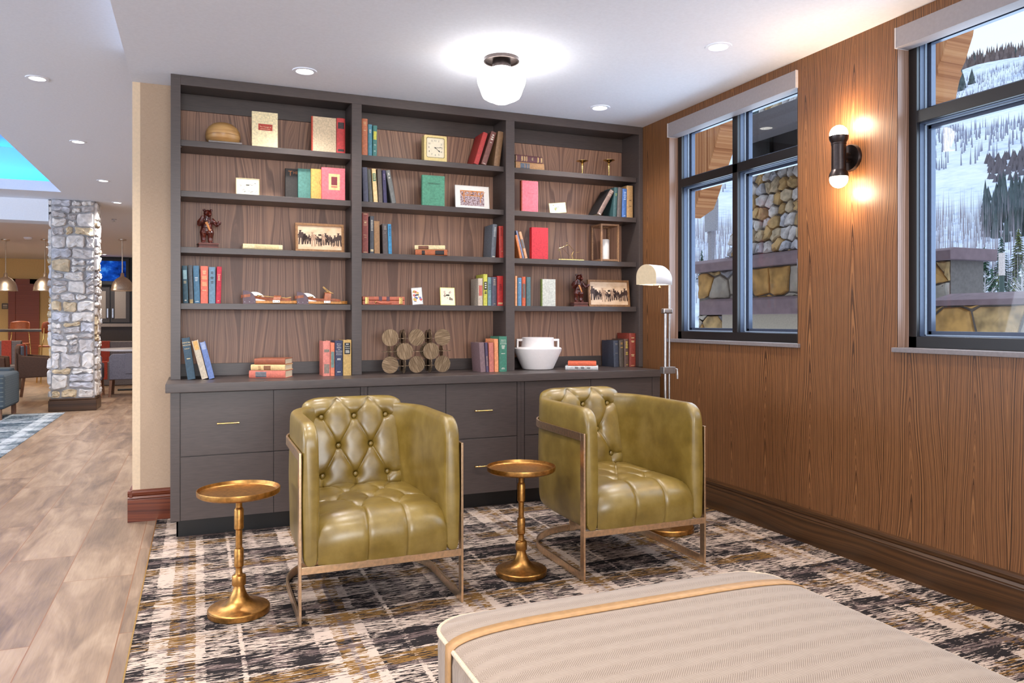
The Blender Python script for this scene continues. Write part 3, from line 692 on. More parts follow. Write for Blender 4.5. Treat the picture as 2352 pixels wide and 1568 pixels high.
# ---- middle bay, third shelf
c3 = 'on the third middle shelf'
up(c3, (142, 74, 66), 'tall maroon book marked VOL. 1 with gold bands', 831.6, 846.2, 831.8, 489, SH[2], items=[('bar', .97, .98, GI), ('bar', .80, .806, GI), ('lines', .74, .79, GI, 1), ('bar', .72, .726, GI), ('bar', .69, .695, GI), ('text', .45, .0085, GI, 'VOL. 1'), ('text', .39, .0085, GI, '1917'), ('bar', .02, .03, GI)])
up(c3, (72, 74, 80), 'charcoal book with silver title and round stamp', 849.2, 859, 848.2, 496, SH[2], items=[('lines', .60, .9, (190, 184, 170), 8), ('label', .05, .11, (200, 180, 140))])
up(c3, (150, 112, 76), 'plain tan brown book', 859.8, 873, 858.8, 507.5, SH[2])
up(c3, (84, 74, 72), 'dark brown book with faint title', 880, 892, 878, 514, SH[2], items=[('lines', .80, .94, (150, 140, 130), 3), ('bar', .74, .743, (150, 140, 130)), ('lines', .68, .7, (150, 140, 130), 1)])
up(c3, (60, 132, 172), 'bright sky blue book', 892.4, 900.6, 890.4, 514.5, SH[2], items=[('lines', .60, .95, (30, 70, 110), 6)])
rz = R(-20)
lying(c3, (176, 96, 56), 'orange book with black spine bands, bottom of the pair', 954, 1020, SH[2], .040, 5.10, .13, rz, [('label', .20, .30, (40, 34, 32)), ('label', .62, .90, (40, 34, 32))])
lying(c3, (226, 206, 158), 'cream book with a brown label, top of the pair', 952.5, 1015, SH[2] + .0405, .030, 5.10, .13, rz, [('label', .12, .46, (120, 74, 52))])
up(c3, (104, 108, 114), 'grey book with silver titles, slightly leaning right', 1127.6, 1138, 1131.8, 514.5, SH[2], d=.165, items=[('lines', .62, .92, (200, 200, 196), 7), ('bar', .01, .04, (210, 200, 180))])
up(c3, (178, 54, 42), 'scarlet book at the right end', 1147, 1158, 1145.5, 519, SH[2], d=.165, items=[('lines', .68, .95, (120, 30, 26), 6), ('text', .2, .010, GI, '23')])
# ---- middle bay, fourth shelf
c4 = 'on the fourth middle shelf'
up(c4, (172, 158, 140), 'greige book with a pink label', 1098, 1109, 1098, 639, SH[3], items=[('label', .36, .74, (196, 100, 86))], spinecol=(196, 178, 158))
up(c4, (196, 190, 78), 'chartreuse book with black and white bands', 1110.3, 1119.6, 1110.3, 629.5, SH[3], items=[('label', .50, .76, (36, 34, 30)), ('lines', .54, .74, WH, 3), ('bar', .44, .46, BK), ('bar', .38, .42, BK)])
up(c4, (118, 146, 152), 'pale blue book', 1120.4, 1129, 1120.8, 636.5, SH[3], items=[('lines', .55, .78, (60, 80, 96), 4)])
up(c4, (88, 86, 100), 'slate purple book', 1129.6, 1141, 1129.8, 636, SH[3], items=[('lines', .70, .94, (180, 160, 140), 4), ('lines', .05, .08, GI, 1)])
up(c4, (186, 44, 40), 'bright red book at the right end', 1141.8, 1156.3, 1141.5, 633.5, SH[3], items=[('lines', .50, .74, (120, 24, 24), 4), ('label', .05, .11, (210, 160, 120))])
# ---- middle bay, counter
c5 = 'on the middle worktop'
YC = 4.905
up(c5, (124, 98, 100), 'mauve brown book at the left of the row', 1104.2, 1116, 1100, 787, CT, Y=YC, d=.17)
up(c5, (74, 60, 84), 'thin aubergine book', 1116.6, 1123, 1113.2, 787, CT, Y=YC, d=.17, items=[('lines', .2, .55, (180, 150, 130), 9)])
up(c5, (190, 108, 94), 'dusty rose book', 1123.8, 1135.2, 1122, 787, CT, Y=YC, d=.17)
up(c5, (222, 142, 96), 'peach orange book', 1136, 1145.4, 1134.8, 778.5, CT, Y=YC, d=.17)
up(c5, (58, 116, 94), 'tall green book with white titles beside the divider', 1146.2, 1164.2, 1146.4, 772.5, CT, Y=YC, d=.17, items=[('text', .89, .011, WH, "PERRY'S"), ('text', .84, .009, WH, 'CHEMICAL'), ('text', .79, .009, WH, 'ENGINEERS'), ('lines', .64, .75, WH, 3), ('lines', .50, .53, WH, 1), ('lines', .07, .12, WH, 2)])
# ---- right bay, top shelf
r1 = 'on the top right shelf'
lying(r1, (178, 132, 88), 'tan leather book with blue bands, bottom of the pair', 1184, 1251, SH[0], .056, 5.09, .15, R(3), [('label', .16, .48, (96, 104, 116)), ('bar', .30, .32, (178, 132, 88)), ('bar', .40, .42, (178, 132, 88))])
lying(r1, (104, 62, 64), 'maroon book with gold bands, top of the pair', 1184, 1247.5, SH[0] + .0565, .050, 5.09, .15, R(3), [('label', .0, .05, (160, 120, 90)), ('label', .20, .26, (196, 160, 110)), ('label', .30, .35, (196, 160, 110)), ('label', .38, .42, (196, 160, 110)), ('lines', .58, .64, GI, 2), ('label', .80, .85, (206, 170, 110)), ('label', .92, .98, (196, 160, 110))])
# ---- right bay, second shelf
r2 = 'on the second right shelf'
r, wd, h, t = face(r2, (226, 104, 116), 'rose pink book with a brown spine', 1197.5, 1236, 415.5, SH[1], t=.028, spinecol=(150, 62, 40))
cov_box(r, t, 'cover_rule', colm((160, 66, 76)), wd * .36, wd * .76, h * .595, h * .605)
up(r2, (30, 27, 28), 'black-sided brown book slumped steeply to the right', 1368.5, 1379.5, 1402, 435, SH[1], spinecol=(124, 100, 90), items=[('bar', .95, .96, WH), ('bar', .90, .905, WH), ('bar', .82, .825, WH), ('label', .74, .80, (150, 124, 108)), ('bar', .03, .05, WH)])
up(r2, (56, 86, 88), 'dark green book standing in the right group', 1407.5, 1416, 1411, 430, SH[1], items=[('lines', .70, .8, (150, 160, 90), 2)])
up(r2, (98, 88, 84), 'brown grey book standing in the right group', 1417, 1427, 1419.8, 430, SH[1])
up(r2, (72, 110, 172), 'cobalt blue book standing in the right group', 1428.3, 1438.6, 1429.8, 433, SH[1], items=[('lines', .60, .9, (170, 190, 220), 5), ('lines', .03, .08, (170, 190, 220), 1)])
up(r2, (172, 134, 88), 'tan book nearest the wall', 1439.5, 1453.8, 1440, 426, SH[1], items=[('lines', .52, .56, (110, 80, 50), 1), ('lines', .34, .37, (110, 80, 50), 1)])
# ---- right bay, third shelf
r3 = 'on the third right shelf'
up(r3, (222, 132, 78), 'orange book leaning left, half behind the divider', 1193.8, 1199.6, 1182.8, 540, SH[2])
up(r3, (126, 130, 156), 'thin lilac book leaning left', 1200.4, 1204.6, 1184.4, 530, SH[2])
up(r3, (214, 158, 118), 'peach book with a grey label, leaning left', 1205.8, 1212.4, 1191, 533, SH[2], items=[('label', .38, .72, (120, 116, 116))])
face(r3, (200, 44, 54), 'large plain crimson book', 1221.5, 1259, 522.5, SH[2], t=.042)
# ---- right bay, fourth shelf
r4 = 'on the fourth right shelf'
up(r4, (224, 156, 110), 'thin peach book against the divider', 1182.8, 1188, 1182.8, 633.5, SH[3])
up(r4, (98, 138, 168), 'sky blue book', 1189, 1198, 1189, 637.5, SH[3], items=[('lines', .8, .84, WH, 1)])
up(r4, (206, 96, 62), 'orange book with a grey label', 1198.8, 1207.4, 1198.8, 635.5, SH[3], items=[('label', .28, .76, (110, 100, 96))])
up(r4, (84, 110, 112), 'grey teal book', 1208.8, 1219, 1208.8, 636, SH[3])
face(r4, (196, 194, 182), 'grey white book with a green spine', 1244, 1276, 641, SH[3], t=.026, spinecol=(120, 130, 70))
# ---- right bay, counter
r5 = 'on the right worktop'
rz = R(-28)
lying(r5, (184, 182, 180), 'pale grey book with stamped ornament, bottom of the pair', 1298.5, 1357, CT, .029, 4.91, .13, rz, [('lines', .25, .8, (70, 66, 66), 3)])
lying(r5, (206, 92, 58), 'coral red book, top of the pair', 1304.5, 1355, CT + .0295, .031, 4.912, .13, rz)
up(r5, (58, 62, 76), 'blue black book at the left of the row', 1410, 1422, 1408.6, 782, CT, Y=5.06, d=.18, items=[('lines', .82, .9, (120, 116, 110), 2), ('lines', .5, .54, (120, 116, 110), 1)])
up(r5, (82, 70, 60), 'dark brown book with gold title', 1422.8, 1433.4, 1421.4, 781.5, CT, Y=5.06, d=.18, items=[('lines', .84, .92, (190, 140, 70), 2), ('lines', .70, .76, (190, 140, 70), 1)])
up(r5, (96, 70, 60), 'brown book with bright gold lettering', 1434, 1444.6, 1433, 778.5, CT, Y=5.06, d=.18, items=[('lines', .66, .92, (226, 196, 90), 5), ('lines', .42, .54, (226, 196, 90), 3), ('lines', .06, .09, (226, 196, 90), 1)])
up(r5, (136, 54, 40), 'tall rust red book nearest the wall', 1445.2, 1460, 1445, 765, CT, Y=5.06, d=.18, items=[('lines', .84, .88, GI, 1), ('lines', .72, .78, GI, 2), ('lines', .30, .38, GI, 2), ('bar', .03, .04, GI)])

# ================================================================== DECOR ON THE SHELVES
def sh_box(parent, name, m, *a, bevel=0): return bx(name, m, *a, parent, bevel)
# domed wooden box on a slate plate
p0 = uY(512, 5.16)
t = thing('slate_plate', 'thin grey slate plate under the wooden dome', 'plate', ((uY(480, 5.06) + uY(554.5, 5.06)) / 2, 5.115, SH[0]))
MB().box(-.098, .098, -.075, .10, 0, .010).build('plate_slab', mat((128, 120, 116), .7, var=.06), t, bevel=.001)
t['label'] = 'thin grey slate plate under the wooden dome on the top left shelf'
t = thing('wooden_dome', 'round honey-coloured wooden dome at the left of the top shelf', 'ornament', (p0, 5.145, SH[0] + .0103)); t.scale = (1, 1, 1.12)
prof = [(.075, 0), (.092, .008), (.102, .026), (.1055, .044), (.1058, .0455), (.104, .047), (.1045, .049), (.100, .072), (.086, .094), (.062, .112), (.034, .121), (0, .124)]
g = G('turned_wood_ornament'); x, y, z = g.sep(); n = g.noise(g.comb(g.m('MULTIPLY', x, 3), g.m('MULTIPLY', y, 3), g.m('MULTIPLY', z, 40)), 1.6, 4)
g.col(g.ramp(n, [(.3, (170, 122, 70)), (.7, (212, 168, 110))])).set(rough=.35); M['turned'] = g.mat
MB().lathe([(a, b) for a, b in prof[:5]], n=56).build('lower_half', M['turned'], t, smooth=40)
MB().lathe([(a, b) for a, b in prof[5:]], n=56, cap=False).build('upper_half', M['turned'], t, smooth=40)
# small art tray, standing
def ease(name, label, cat, x, y, z, w, h, tilt, rz, frame, fw, face_m, depth=.012, back=True):
    t = thing(name, label, cat, (x, y, z), (0, 0, rz)); q = empty('tilt', (0, 0, 0)); bpy.data.objects.remove(q)
    mb = MB(); mb.box(-w / 2, w / 2, 0, depth, 0, fw).box(-w / 2, w / 2, 0, depth, h - fw, h).box(-w / 2, -w / 2 + fw, 0, depth, fw, h - fw).box(w / 2 - fw, w / 2, 0, depth, fw, h - fw)
    f = mb.build('picture_frame', frame, t, bevel=.001, rot=(tilt, 0, 0))
    b = MB().box(-w / 2 + fw, w / 2 - fw, depth * .35, depth * .6, fw, h - fw).build('picture', face_m, t, rot=(tilt, 0, 0))
    if back:
        s = MB(); s.box(-.012, .012, depth, depth + .003, .004, h * .7)
        MB().prism([(depth * .8, h * .62), (depth * .8 + .003, h * .62), (depth + .045, .0), (depth + .042, .0)], -.01, .01, 'x').build('easel_leg', mat((70, 56, 44), .7), t)
    return t, f, b
def polyart(parent, name, m, pts_list, y, rot):
    mb = MB()
    for pts in pts_list: mb.add([(a, y, b) for a, b in pts], [tuple(range(len(pts)))])
    return mb.build(name, m, parent, rot=rot, fix=False)
iv = mat((238, 230, 206), .6, var=.02); dk = mat((70, 66, 62), .7)
P0, P1 = pY(542, 446, 5.075), pY(596, 408, 5.075)
t, f, b = ease('picture_tray', 'small white picture with sketched lines in an ivory frame', 'picture', (P0.x + P1.x) / 2, 5.075, SH[1], P1.x - P0.x, P1.z - P0.z - .005, R(-8), 0, mat((226, 206, 160), .5, var=.03), .004, iv)
rr = random.Random(3); art = []
for k in range(26):
    x = rr.uniform(-.055, .055); z = .02 + rr.random() ** 2 * .06; a = rr.uniform(-.6, .6); l = rr.uniform(.006, .016)
    art.append([(x, z), (x + l * cos(a), z + l * sin(a)), (x + l * cos(a), z + l * sin(a) + .0016), (x, z + .0016)])
polyart(t, 'ink_drawing', dk, art, .0038, (R(-8), 0, 0))

# carved bears holding a ski pole
def bear_mesh():
    V = Vector; mb = MB()
    mb.ball((0, 0, .098), (.030, .028, .036), 20, 14)      # belly
    mb.ball((0, .002, .125), (.027, .022, .026), 20, 14)   # chest
    mb.ball((0, 0, .076), (.028, .026, .024), 20, 14)      # hips
    for s in (-1, 1):
        mb.tube([(s * .013, 0, .082), (s * .019, -.008, .060), (s * .019, -.002, .034), (s * .018, -.002, .010)], [.019, .020, .014, .012], 12)
        mb.ball((s * .019, -.012, .008), (.012, .020, .008), 12, 8)
        for k in (-1, 0, 1): mb.ball((s * .019 + k * .007, -.030, .006), (.004, .006, .005), 8, 6)
    # arms: left one bent up to the chest, right one reaches for the pole
    mb.tube([(-.024, 0, .138), (-.040, -.004, .118), (-.043, -.022, .106), (-.036, -.036, .124), (-.030, -.036, .138)], [.014, .014, .0125, .0105, .010], 12)
    mb.ball((-.029, -.037, .143), (.010, .010, .011), 12, 8)
    mb.tube([(.024, 0, .138), (.040, -.004, .120), (.052, -.018, .106), (.061, -.030, .112)], [.014, .013, .0115, .010], 12)
    mb.ball((.063, -.031, .118), (.010, .010, .011), 12, 8)
    # neck, head, muzzle, ears
    mb.tube([(0, 0, .136), (.002, -.004, .156), (.004, -.006, .168)], [.020, .019, .018], 14)
    mb.ball((.004, -.008, .172), (.022, .023, .020), 20, 14)
    mb.tube([(.006, -.018, .170), (.010, -.036, .162), (.012, -.046, .158)], [.015, .011, .008], 12)
    mb.ball((.0125, -.049, .161), (.0045, .004, .004), 8, 6)
    mb.tube([(.009, -.026, .158), (.011, -.042, .151)], [.008, .005], 8)
    for s in (-1, 1):
        mb.tube([(.004 + s * .017, -.002, .184), (.004 + s * .021, -.003, .196)], [.008, .0065], 10)
    mb.ball((0, .026, .074), (.008, .008, .007), 10, 6)     # tail
    o = mb.build('carved_body', M['bear'])
    r = o.modifiers.new('r', 'REMESH'); r.mode = 'VOXEL'; r.voxel_size = .0016; r.use_smooth_shade = True
    s = o.modifiers.new('s', 'SMOOTH'); s.factor = .5; s.iterations = 4
    tx = bpy.data.textures.new('carving', 'CLOUDS'); tx.noise_scale = .006
    d = o.modifiers.new('d', 'DISPLACE'); d.texture = tx; d.strength = .0022; d.mid_level = .5
    return o
g = G('carved_mahogany'); n = g.noise(g.scale(g.pos(), 90, 90, 25), 1, 4, .6)
g.col(g.ramp(n, [(.3, (44, 14, 10)), (.55, (84, 30, 20)), (.75, (120, 52, 34))])).set(rough=.28, coat=.4); g.bump(n, .4, .0015); M['bear'] = g.mat
def make_bear(label, x, y, z, s, rz):
    t = thing('bear_figurine', label, 'figurine', (x, y, z), (0, 0, rz), 'carved bears holding a ski pole'); t.scale = (s, s, s)
    b = MB(); b.box(-.055, .055, -.042, .042, 0, .006).box(-.050, .050, -.038, .038, .006, .009).box(-.048, .048, -.036, .036, .009, .021).box(-.054, .054, -.041, .041, .021, .027).box(-.050, .050, -.038, .038, .027, .030)
    for k in range(22):
        xx = -.046 + k * .0044; b.box(xx - .001, xx + .001, -.0385, -.036, .010, .0205)
    for k in range(16):
        yy = -.034 + k * .0044
        for sx in (-1, 1): b.box(sx * .048 - .0025, sx * .048 + .0025, yy - .001, yy + .001, .010, .0205)
    b.build('carved_plinth', mat((104, 58, 48), .4, var=.1), t, bevel=.0006)
    o = bear_mesh(); o.parent = t; o.location = (-.004, .006, .029)
    MB().tube([(.059, -.026, .03), (.0585, -.025, .156)], .0012, 6).build('ski_pole', mat((80, 50, 50), .5), t)
    MB().tube([(-.016, -.014, .172), (-.022, -.020, .160), (-.012, -.026, .150), (.006, -.028, .147), (.020, -.020, .152), (.024, -.004, .162)], .0022, 6).build('collar_cord', mat((60, 30, 26), .6), t)
    MB().prism([(-.020, .145), (-.006, .150), (.012, .100), (.004, .098)], -.034, -.030, 'y').build('chest_sash', mat((176, 112, 56), .45, var=.15), t, bevel=.001)
    return t
make_bear('carved dark bear with ski pole on the third shelf of the left bay', uY(477, 5.12), 5.12, SH[2], 1.10, R(8))
make_bear('carved dark bear with ski pole beside the sepia photograph in the right bay', uY(1330, 5.12), 5.12, SH[3], 1.10, R(-6))

# framed sepia photographs
def sepia(label, xl, xr, ytop, z):
    Y = 5.08; X0, X1 = uY(xl, Y), uY(xr, Y); P = pY((xl + xr) / 2, ytop, Y); w, h = X1 - X0, (P.z - z) * .995
    g = G('sepia_print'); x, y, zz = g.sep(); n = g.noise(g.comb(g.m('MULTIPLY', x, 14), 0, g.m('MULTIPLY', zz, 30)), 1, 3)
    g.col(g.ramp(n, [(.3, (206, 168, 130)), (.7, (234, 204, 172))])).set(rough=.35)
    t, f, b = ease('framed_photograph', label, 'picture', (X0 + X1) / 2, Y, z, w, h / cos(R(7)), R(-7), 0, mat((140, 98, 60), .5, var=.12), .016, g.mat, depth=.02)
    t['group'] = 'sepia photographs in wooden frames'
    rr = random.Random(5); A = []; B = []
    H = h - .032; ww = w - .032; z0 = .016; L = -ww / 2
    def person(cx, foot, ht, lean=0, out=None, big=1.0, skirt=False):
        s = ht; k = lambda a, c: (cx + (a + lean * c) * s, foot + c * s)
        res = out
        res.append([k(-.15 * big, .45), k(.15 * big, .45), k(.12 * big, .84), k(-.12 * big, .84)])
        res.append([k(-.13, .47), k(-.02, .47), k(-.06, .0), k(-.15, .0)]); res.append([k(.02, .47), k(.13, .47), k(.16, .0), k(.06, .0)])
        res.append([k(-.06 + .07 * cos(a), .91 + .08 * sin(a)) for a in [i * pi / 4 for i in range(8)]])
        res.append([k(-.17, .96), k(.06, .96), k(.06, .985), k(-.17, .985)])
        res.append([k(.10, .80), k(.28, .58), k(.24, .54), k(.08, .70)]); res.append([k(-.10, .80), k(-.26, .60), k(-.22, .56), k(-.08, .70)])
    for u, sz, ln in ((.06, .62, .05), (.14, .46, .1), (.19, .44, -.05), (.25, .40, .1), (.30, .36, 0), (.40, .40, .08), (.50, .42, -.12), (.56, .44, .05), (.62, .40, .1), (.67, .52, -.08), (.73, .40, .1), (.79, .36, -.1), (.86, .46, 0), (.955, .58, -.03)):
        person(L + ww * u, z0 + H * (.14 + .10 * rr.random()), H * sz, ln, A, 1.2)
    person(L + ww * .35, z0 + H * .13, H * .62, 0, B)
    person(L + ww * .585, z0 + H * .22, H * .46, 0, B)
    for k in range(12):
        u = rr.uniform(.1, .8); A.append([(L + ww * u, z0 + H * rr.uniform(.35, .5))] * 1 + [(L + ww * (u + .05), z0 + H * .45), (L + ww * (u + .03), z0 + H * .3)])
    mb = MB()
    for L_, yy, mi in ((A, .0065, 0), (B, .0062, 1)):
        for p_ in L_: mb.add([(a, yy, b) for a, b in p_], [tuple(range(len(p_)))], mi)
    mb.build('photo_figures', [mat((66, 44, 36), .5), mat((176, 140, 112), .5)], t, rot=(R(-7), 0, 0), fix=False)
    return t
sepia('wooden-framed sepia photograph of a crowd on the third shelf of the left bay', 679, 791, 512, SH[2])
sepia('wooden-framed sepia photograph of a crowd behind the reading lamp shade', 1354, 1448, 642, SH[3])

# snowshoe sandals: wooden sole, curved heel plates, straps
def sandal(label, xl, xr, lace):
    Y = 5.13; X0, X1 = uY(xl, 5.08), uY(xr, 5.08); L = X1 - X0; s = L / .35
    t = thing('ice_crampon_sandal', label, 'footwear', (X0, Y, SH[3]), (0, 0, R(-3)), 'pair of wooden ice sandals'); t.scale = (s, s, s)
    wd = mat((196, 132, 66), .45, var=.12); le = mat((158, 92, 62), .5, var=.1)
    sole = MB().prism([(.02, -.042), (.30, -.042), (.335, -.022), (.35, 0), (.335, .022), (.30, .042), (.02, .042), (.008, .03), (.008, -.03)], .004, .021)
    sole.build('wooden_sole', wd, t, bevel=.002)
    MB().add([(.27, -.04, .0212), (.30, -.042, .0212), (.35, 0, .026), (.30, .042, .0212), (.27, .04, .0212), (.35, 0, .018)], [(0, 1, 2), (2, 3, 4), (0, 2, 4), (1, 5, 2), (2, 5, 3)]).build('toe_tip', wd, t)
    for sy, m in ((-1, mat((66, 50, 55), .35, metal=.6, var=.08)), (1, M['nickel'])):
        pts = [(.0, .0), (.078, .0), (.078, .022)] + [(.010 + .068 * cos(a), .022 + .064 * sin(a)) for a in [i * pi / 20 for i in range(1, 11)]] + [(.0, .088)]
        if sy > 0: pts = [(.0, .0), (.13, .0), (.14, .024)] + [(.070 + .070 * cos(a), .024 + .058 * sin(a)) for a in [i * pi / 16 for i in range(1, 16)]] + [(.0, .03)]
        mb = MB().prism(pts, sy * .045 - .0012, sy * .045 + .0012, 'y')
        o = mb.build('heel_plate', m, t, bevel=.0006)
        for q in (.012, .040, .070): MB().ball((q, sy * .046 - (.001 if sy < 0 else -.001), .012), (.0035, .0018, .0035), 10, 6).build('rivet', M['chrome'], t)
    # heel strap wrapping behind the plates and along the sole
    pa = [(.045, -.048, .055), (.01, -.050, .050), (-.008, -.030, .048), (-.010, 0, .048), (-.008, .03, .048), (.02, .050, .05), (.06, .044, .05), (.10, .03, .042), (.15, .012, .034), (.20, -.005, .032), (.26, -.012, .034), (.30, -.006, .028)]
    mb = MB()
    vs = []
    for i, q in enumerate(pa): vs += [(q[0], q[1], q[2] - .009), (q[0], q[1], q[2] + .009)]
    mb.add(vs, [(2 * i, 2 * i + 2, 2 * i + 3, 2 * i + 1) for i in range(len(pa) - 1)])
    o = mb.build('heel_strap', le, t); sd = o.modifiers.new('s', 'SOLIDIFY'); sd.thickness = .003
    hgt = .045 if not lace else .075; pa = []
    for i in range(15):
        a = pi * i / 14; pa.append((.205 + (.01 * sin(a)), -.046 * cos(a), .012 + hgt * sin(a) ** .8))
    mb = MB(); vs = []
    for q in pa: vs += [(q[0] - .022, q[1], q[2]), (q[0] + .022, q[1], q[2])]
    mb.add(vs, [(2 * i, 2 * i + 2, 2 * i + 3, 2 * i + 1) for i in range(14)])
    if lace or True: o = mb.build('toe_strap', le, t); sd = o.modifiers.new('s', 'SOLIDIFY'); sd.thickness = .003
    MB().box(.182, .228, -.0505, -.0475, .008, .026).build('buckle_plate', M['nickel'], t, bevel=.0015)
    for q in (.192, .218): MB().ball((q, -.051, .017), (.003, .0016, .003), 8, 6).build('rivet', M['gold'], t)
    lc = mat((206, 164, 96), .6)
    if lace: MB().tube([(.225, -.01, .085), (.20, -.012, .100), (.178, -.012, .122), (.182, -.010, .126), (.21, -.008, .102), (.24, -.006, .082), (.25, -.02, .078), (.215, -.015, .090), (.19, -.02, .086)], .0022, 6).build('rawhide_lace', lc, t)
    else: MB().tube([(.12, -.005, .055), (.09, .0, .058), (.13, .004, .052), (.20, -.018, .046), (.27, -.02, .040), (.30, -.018, .046)], .0022, 6).build('rawhide_lace', lc, t)
    MB().tube([(.10 + .014 * cos(a), -.012 + .008 * sin(a), .052 + .004 * sin(2 * a)) for a in [i * pi / 5 for i in range(10)]], .0022, 6, closed=True).build('strap_buckle', M['gold'], t)
sandal('left wooden ice sandal with curved steel heel plates and flat straps', 559, 688, False)
sandal('right wooden ice sandal with upright leather strap tied with rawhide', 683, 800, True)

# cream clock
X0, X1 = uY(974.3, 5.075), uY(1026.5, 5.075); zt = pY(1000, 311, 5.075).z; w = X1 - X0; h = zt - SH[0]
t = thing('mantel_clock', 'cream rectangular clock with numerals on the top middle shelf', 'clock', ((X0 + X1) / 2, 5.075, SH[0]))
cy = mat((226, 200, 130), .4, var=.03)
def rrect(w, h, r, cx=0, cz=0, n=6):
    return [(cx + sx * (w / 2 - r) + r * cos(a), cz + sz * (h / 2 - r) + r * sin(a)) for sx, sz, a0 in ((1, 1, 0), (-1, 1, pi / 2), (-1, -1, pi), (1, -1, 3 * pi / 2)) for a in [a0 + i * pi / 2 / n for i in range(n + 1)]]
cz = h * .535; dw, dh = w * .80, h * .76
mb = MB(); o_ = rrect(w, h, .010, 0, h / 2); i_ = rrect(dw, dh, .012, 0, cz); n = len(o_)
mb.add([(a, 0, b) for a, b in o_] + [(a, 0, b) for a, b in i_] + [(a, .012, b) for a, b in i_] + [(a, .07, b) for a, b in o_],
       [(k, (k + 1) % n, n + (k + 1) % n, n + k) for k in range(n)] + [(n + k, n + (k + 1) % n, 2 * n + (k + 1) % n, 2 * n + k) for k in range(n)] + [(k, (k + 1) % n, 3 * n + (k + 1) % n, 3 * n + k) for k in range(n)] + [tuple(range(3 * n, 4 * n))])
mb.build('clock_case', cy, t, bevel=.002)
MB().prism(rrect(dw, dh, .012, 0, cz), .008, .012, 'y').build('clock_face', mat((236, 222, 192), .5, var=.02), t)
fr = MB(); ii = rrect(dw, dh, .012, 0, cz); jj = rrect(dw - .006, dh - .006, .010, 0, cz)
fr.add([(a, -.0005, b) for a, b in ii] + [(a, -.0005, b) for a, b in jj], [(k, (k + 1) % n, n + (k + 1) % n, n + k) for k in range(n)]); fr.build('bezel_ring', mat((120, 104, 66), .4), t)
ink = mat((64, 60, 58), .6)
for k in range(1, 13):
    a = pi / 2 - k * pi / 6; c_ = max(abs(cos(a)), abs(sin(a))); rr_ = 1 / (c_ ** .55)
    text('clock_numeral', str(k), .017, mat((96, 90, 84), .6), t, (cos(a) * rr_ * dw * .355, .0072, cz + sin(a) * rr_ * dh * .355), (R(90), 0, 0))
def hand(name, a, l, w0, w1):
    u = (cos(a), sin(a)); v = (-sin(a), cos(a))
    pts = [(-u[0] * .008 - v[0] * w0, -u[1] * .008 - v[1] * w0), (u[0] * l * .6 - v[0] * w0, u[1] * l * .6 - v[1] * w0), (u[0] * l * .72 - v[0] * w1, u[1] * l * .72 - v[1] * w1), (u[0] * l, u[1] * l), (u[0] * l * .72 + v[0] * w1, u[1] * l * .72 + v[1] * w1), (u[0] * l * .6 + v[0] * w0, u[1] * l * .6 + v[1] * w0), (-u[0] * .008 + v[0] * w0, -u[1] * .008 + v[1] * w0)]
    MB().prism([(a_, cz + b_) for a_, b_ in pts], .0050, .0062, 'y').build(name, ink, t)
hand('hour_hand', R(-38), .046, .0012, .0045); hand('minute_hand', R(8), .050, .0012, .0022)
MB().lathe([(.004, .0), (.004, .003)], (0, .0035, cz), 14, axis='y').build('hand_hub', ink, t)

# white-matted photograph
X0, X1 = uY(1046.8, 5.075), uY(1124.5, 5.075); zt = pY(1085, 425.5, 5.075).z
mw = mat((240, 232, 222), .5, var=.01)
g = G('colour_print'); n = g.noise(g.scale(g.pos(), 90, 1, 120), 1, 3, .7); g.col(g.ramp(n, [(.35, (70, 50, 66)), (.48, (150, 110, 100)), (.56, (214, 206, 214)), (.66, (150, 60, 60))])).set(rough=.3)
t, f, b = ease('framed_picture', 'white framed colour picture of a timber pavilion in the middle bay', 'picture', (X0 + X1) / 2, 5.075, SH[1], X1 - X0, (zt - SH[1]) * 1.0, R(-6), 0, mw, .004, mw, depth=.014)
pw, ph = (X1 - X0) * .70, (zt - SH[1]) * .66; cz = (zt - SH[1]) * .46
MB().box(-pw / 2, pw / 2, .0035, .0045, cz - ph / 2, cz + ph / 2).build('photo_print', g.mat, t, rot=(R(-6), 0, 0))
ot = []
def bar(x0, z0, x1, z1, w=.0022):
    d = Vector((x1 - x0, z1 - z0)).normalized() * w; ot.append([(x0 - d.y, z0 + d.x), (x1 - d.y, z1 + d.x), (x1 + d.y, z1 - d.x), (x0 + d.y, z0 - d.x)])
T = cz + ph / 2
bar(-pw / 2, T - .004, pw / 2, T - .004, .004); bar(-pw * .42, T - .036, pw * .42, T - .036, .003)
for k in range(6): bar(-pw * .35 + k * pw * .14, T - .034, -pw * .35 + (k + (1 if k % 2 else .0)) * pw * .14 + .01, T - .006, .0014); bar(-pw * .28 + k * pw * .12, T - .006, -pw * .2 + k * pw * .12, T - .034, .0014)
bar(-pw * .36, T - .008, -pw * .34, T - .085, .003); bar(pw * .36, T - .008, pw * .34, T - .085, .003); bar(-pw * .5, T - .01, -pw * .38, T - .05, .002); bar(pw * .5, T - .01, pw * .38, T - .05, .002)
polyart(t, 'pavilion_timbers', mat((206, 130, 62), .5), ot, .0030, (R(-6), 0, 0))
MB().box(-.0, .006, 0, .05, 0, (zt - SH[1]) * .97).build('frame_side', mat((124, 96, 74), .6), t, loc=((X1 - X0) / 2, .014, 0))

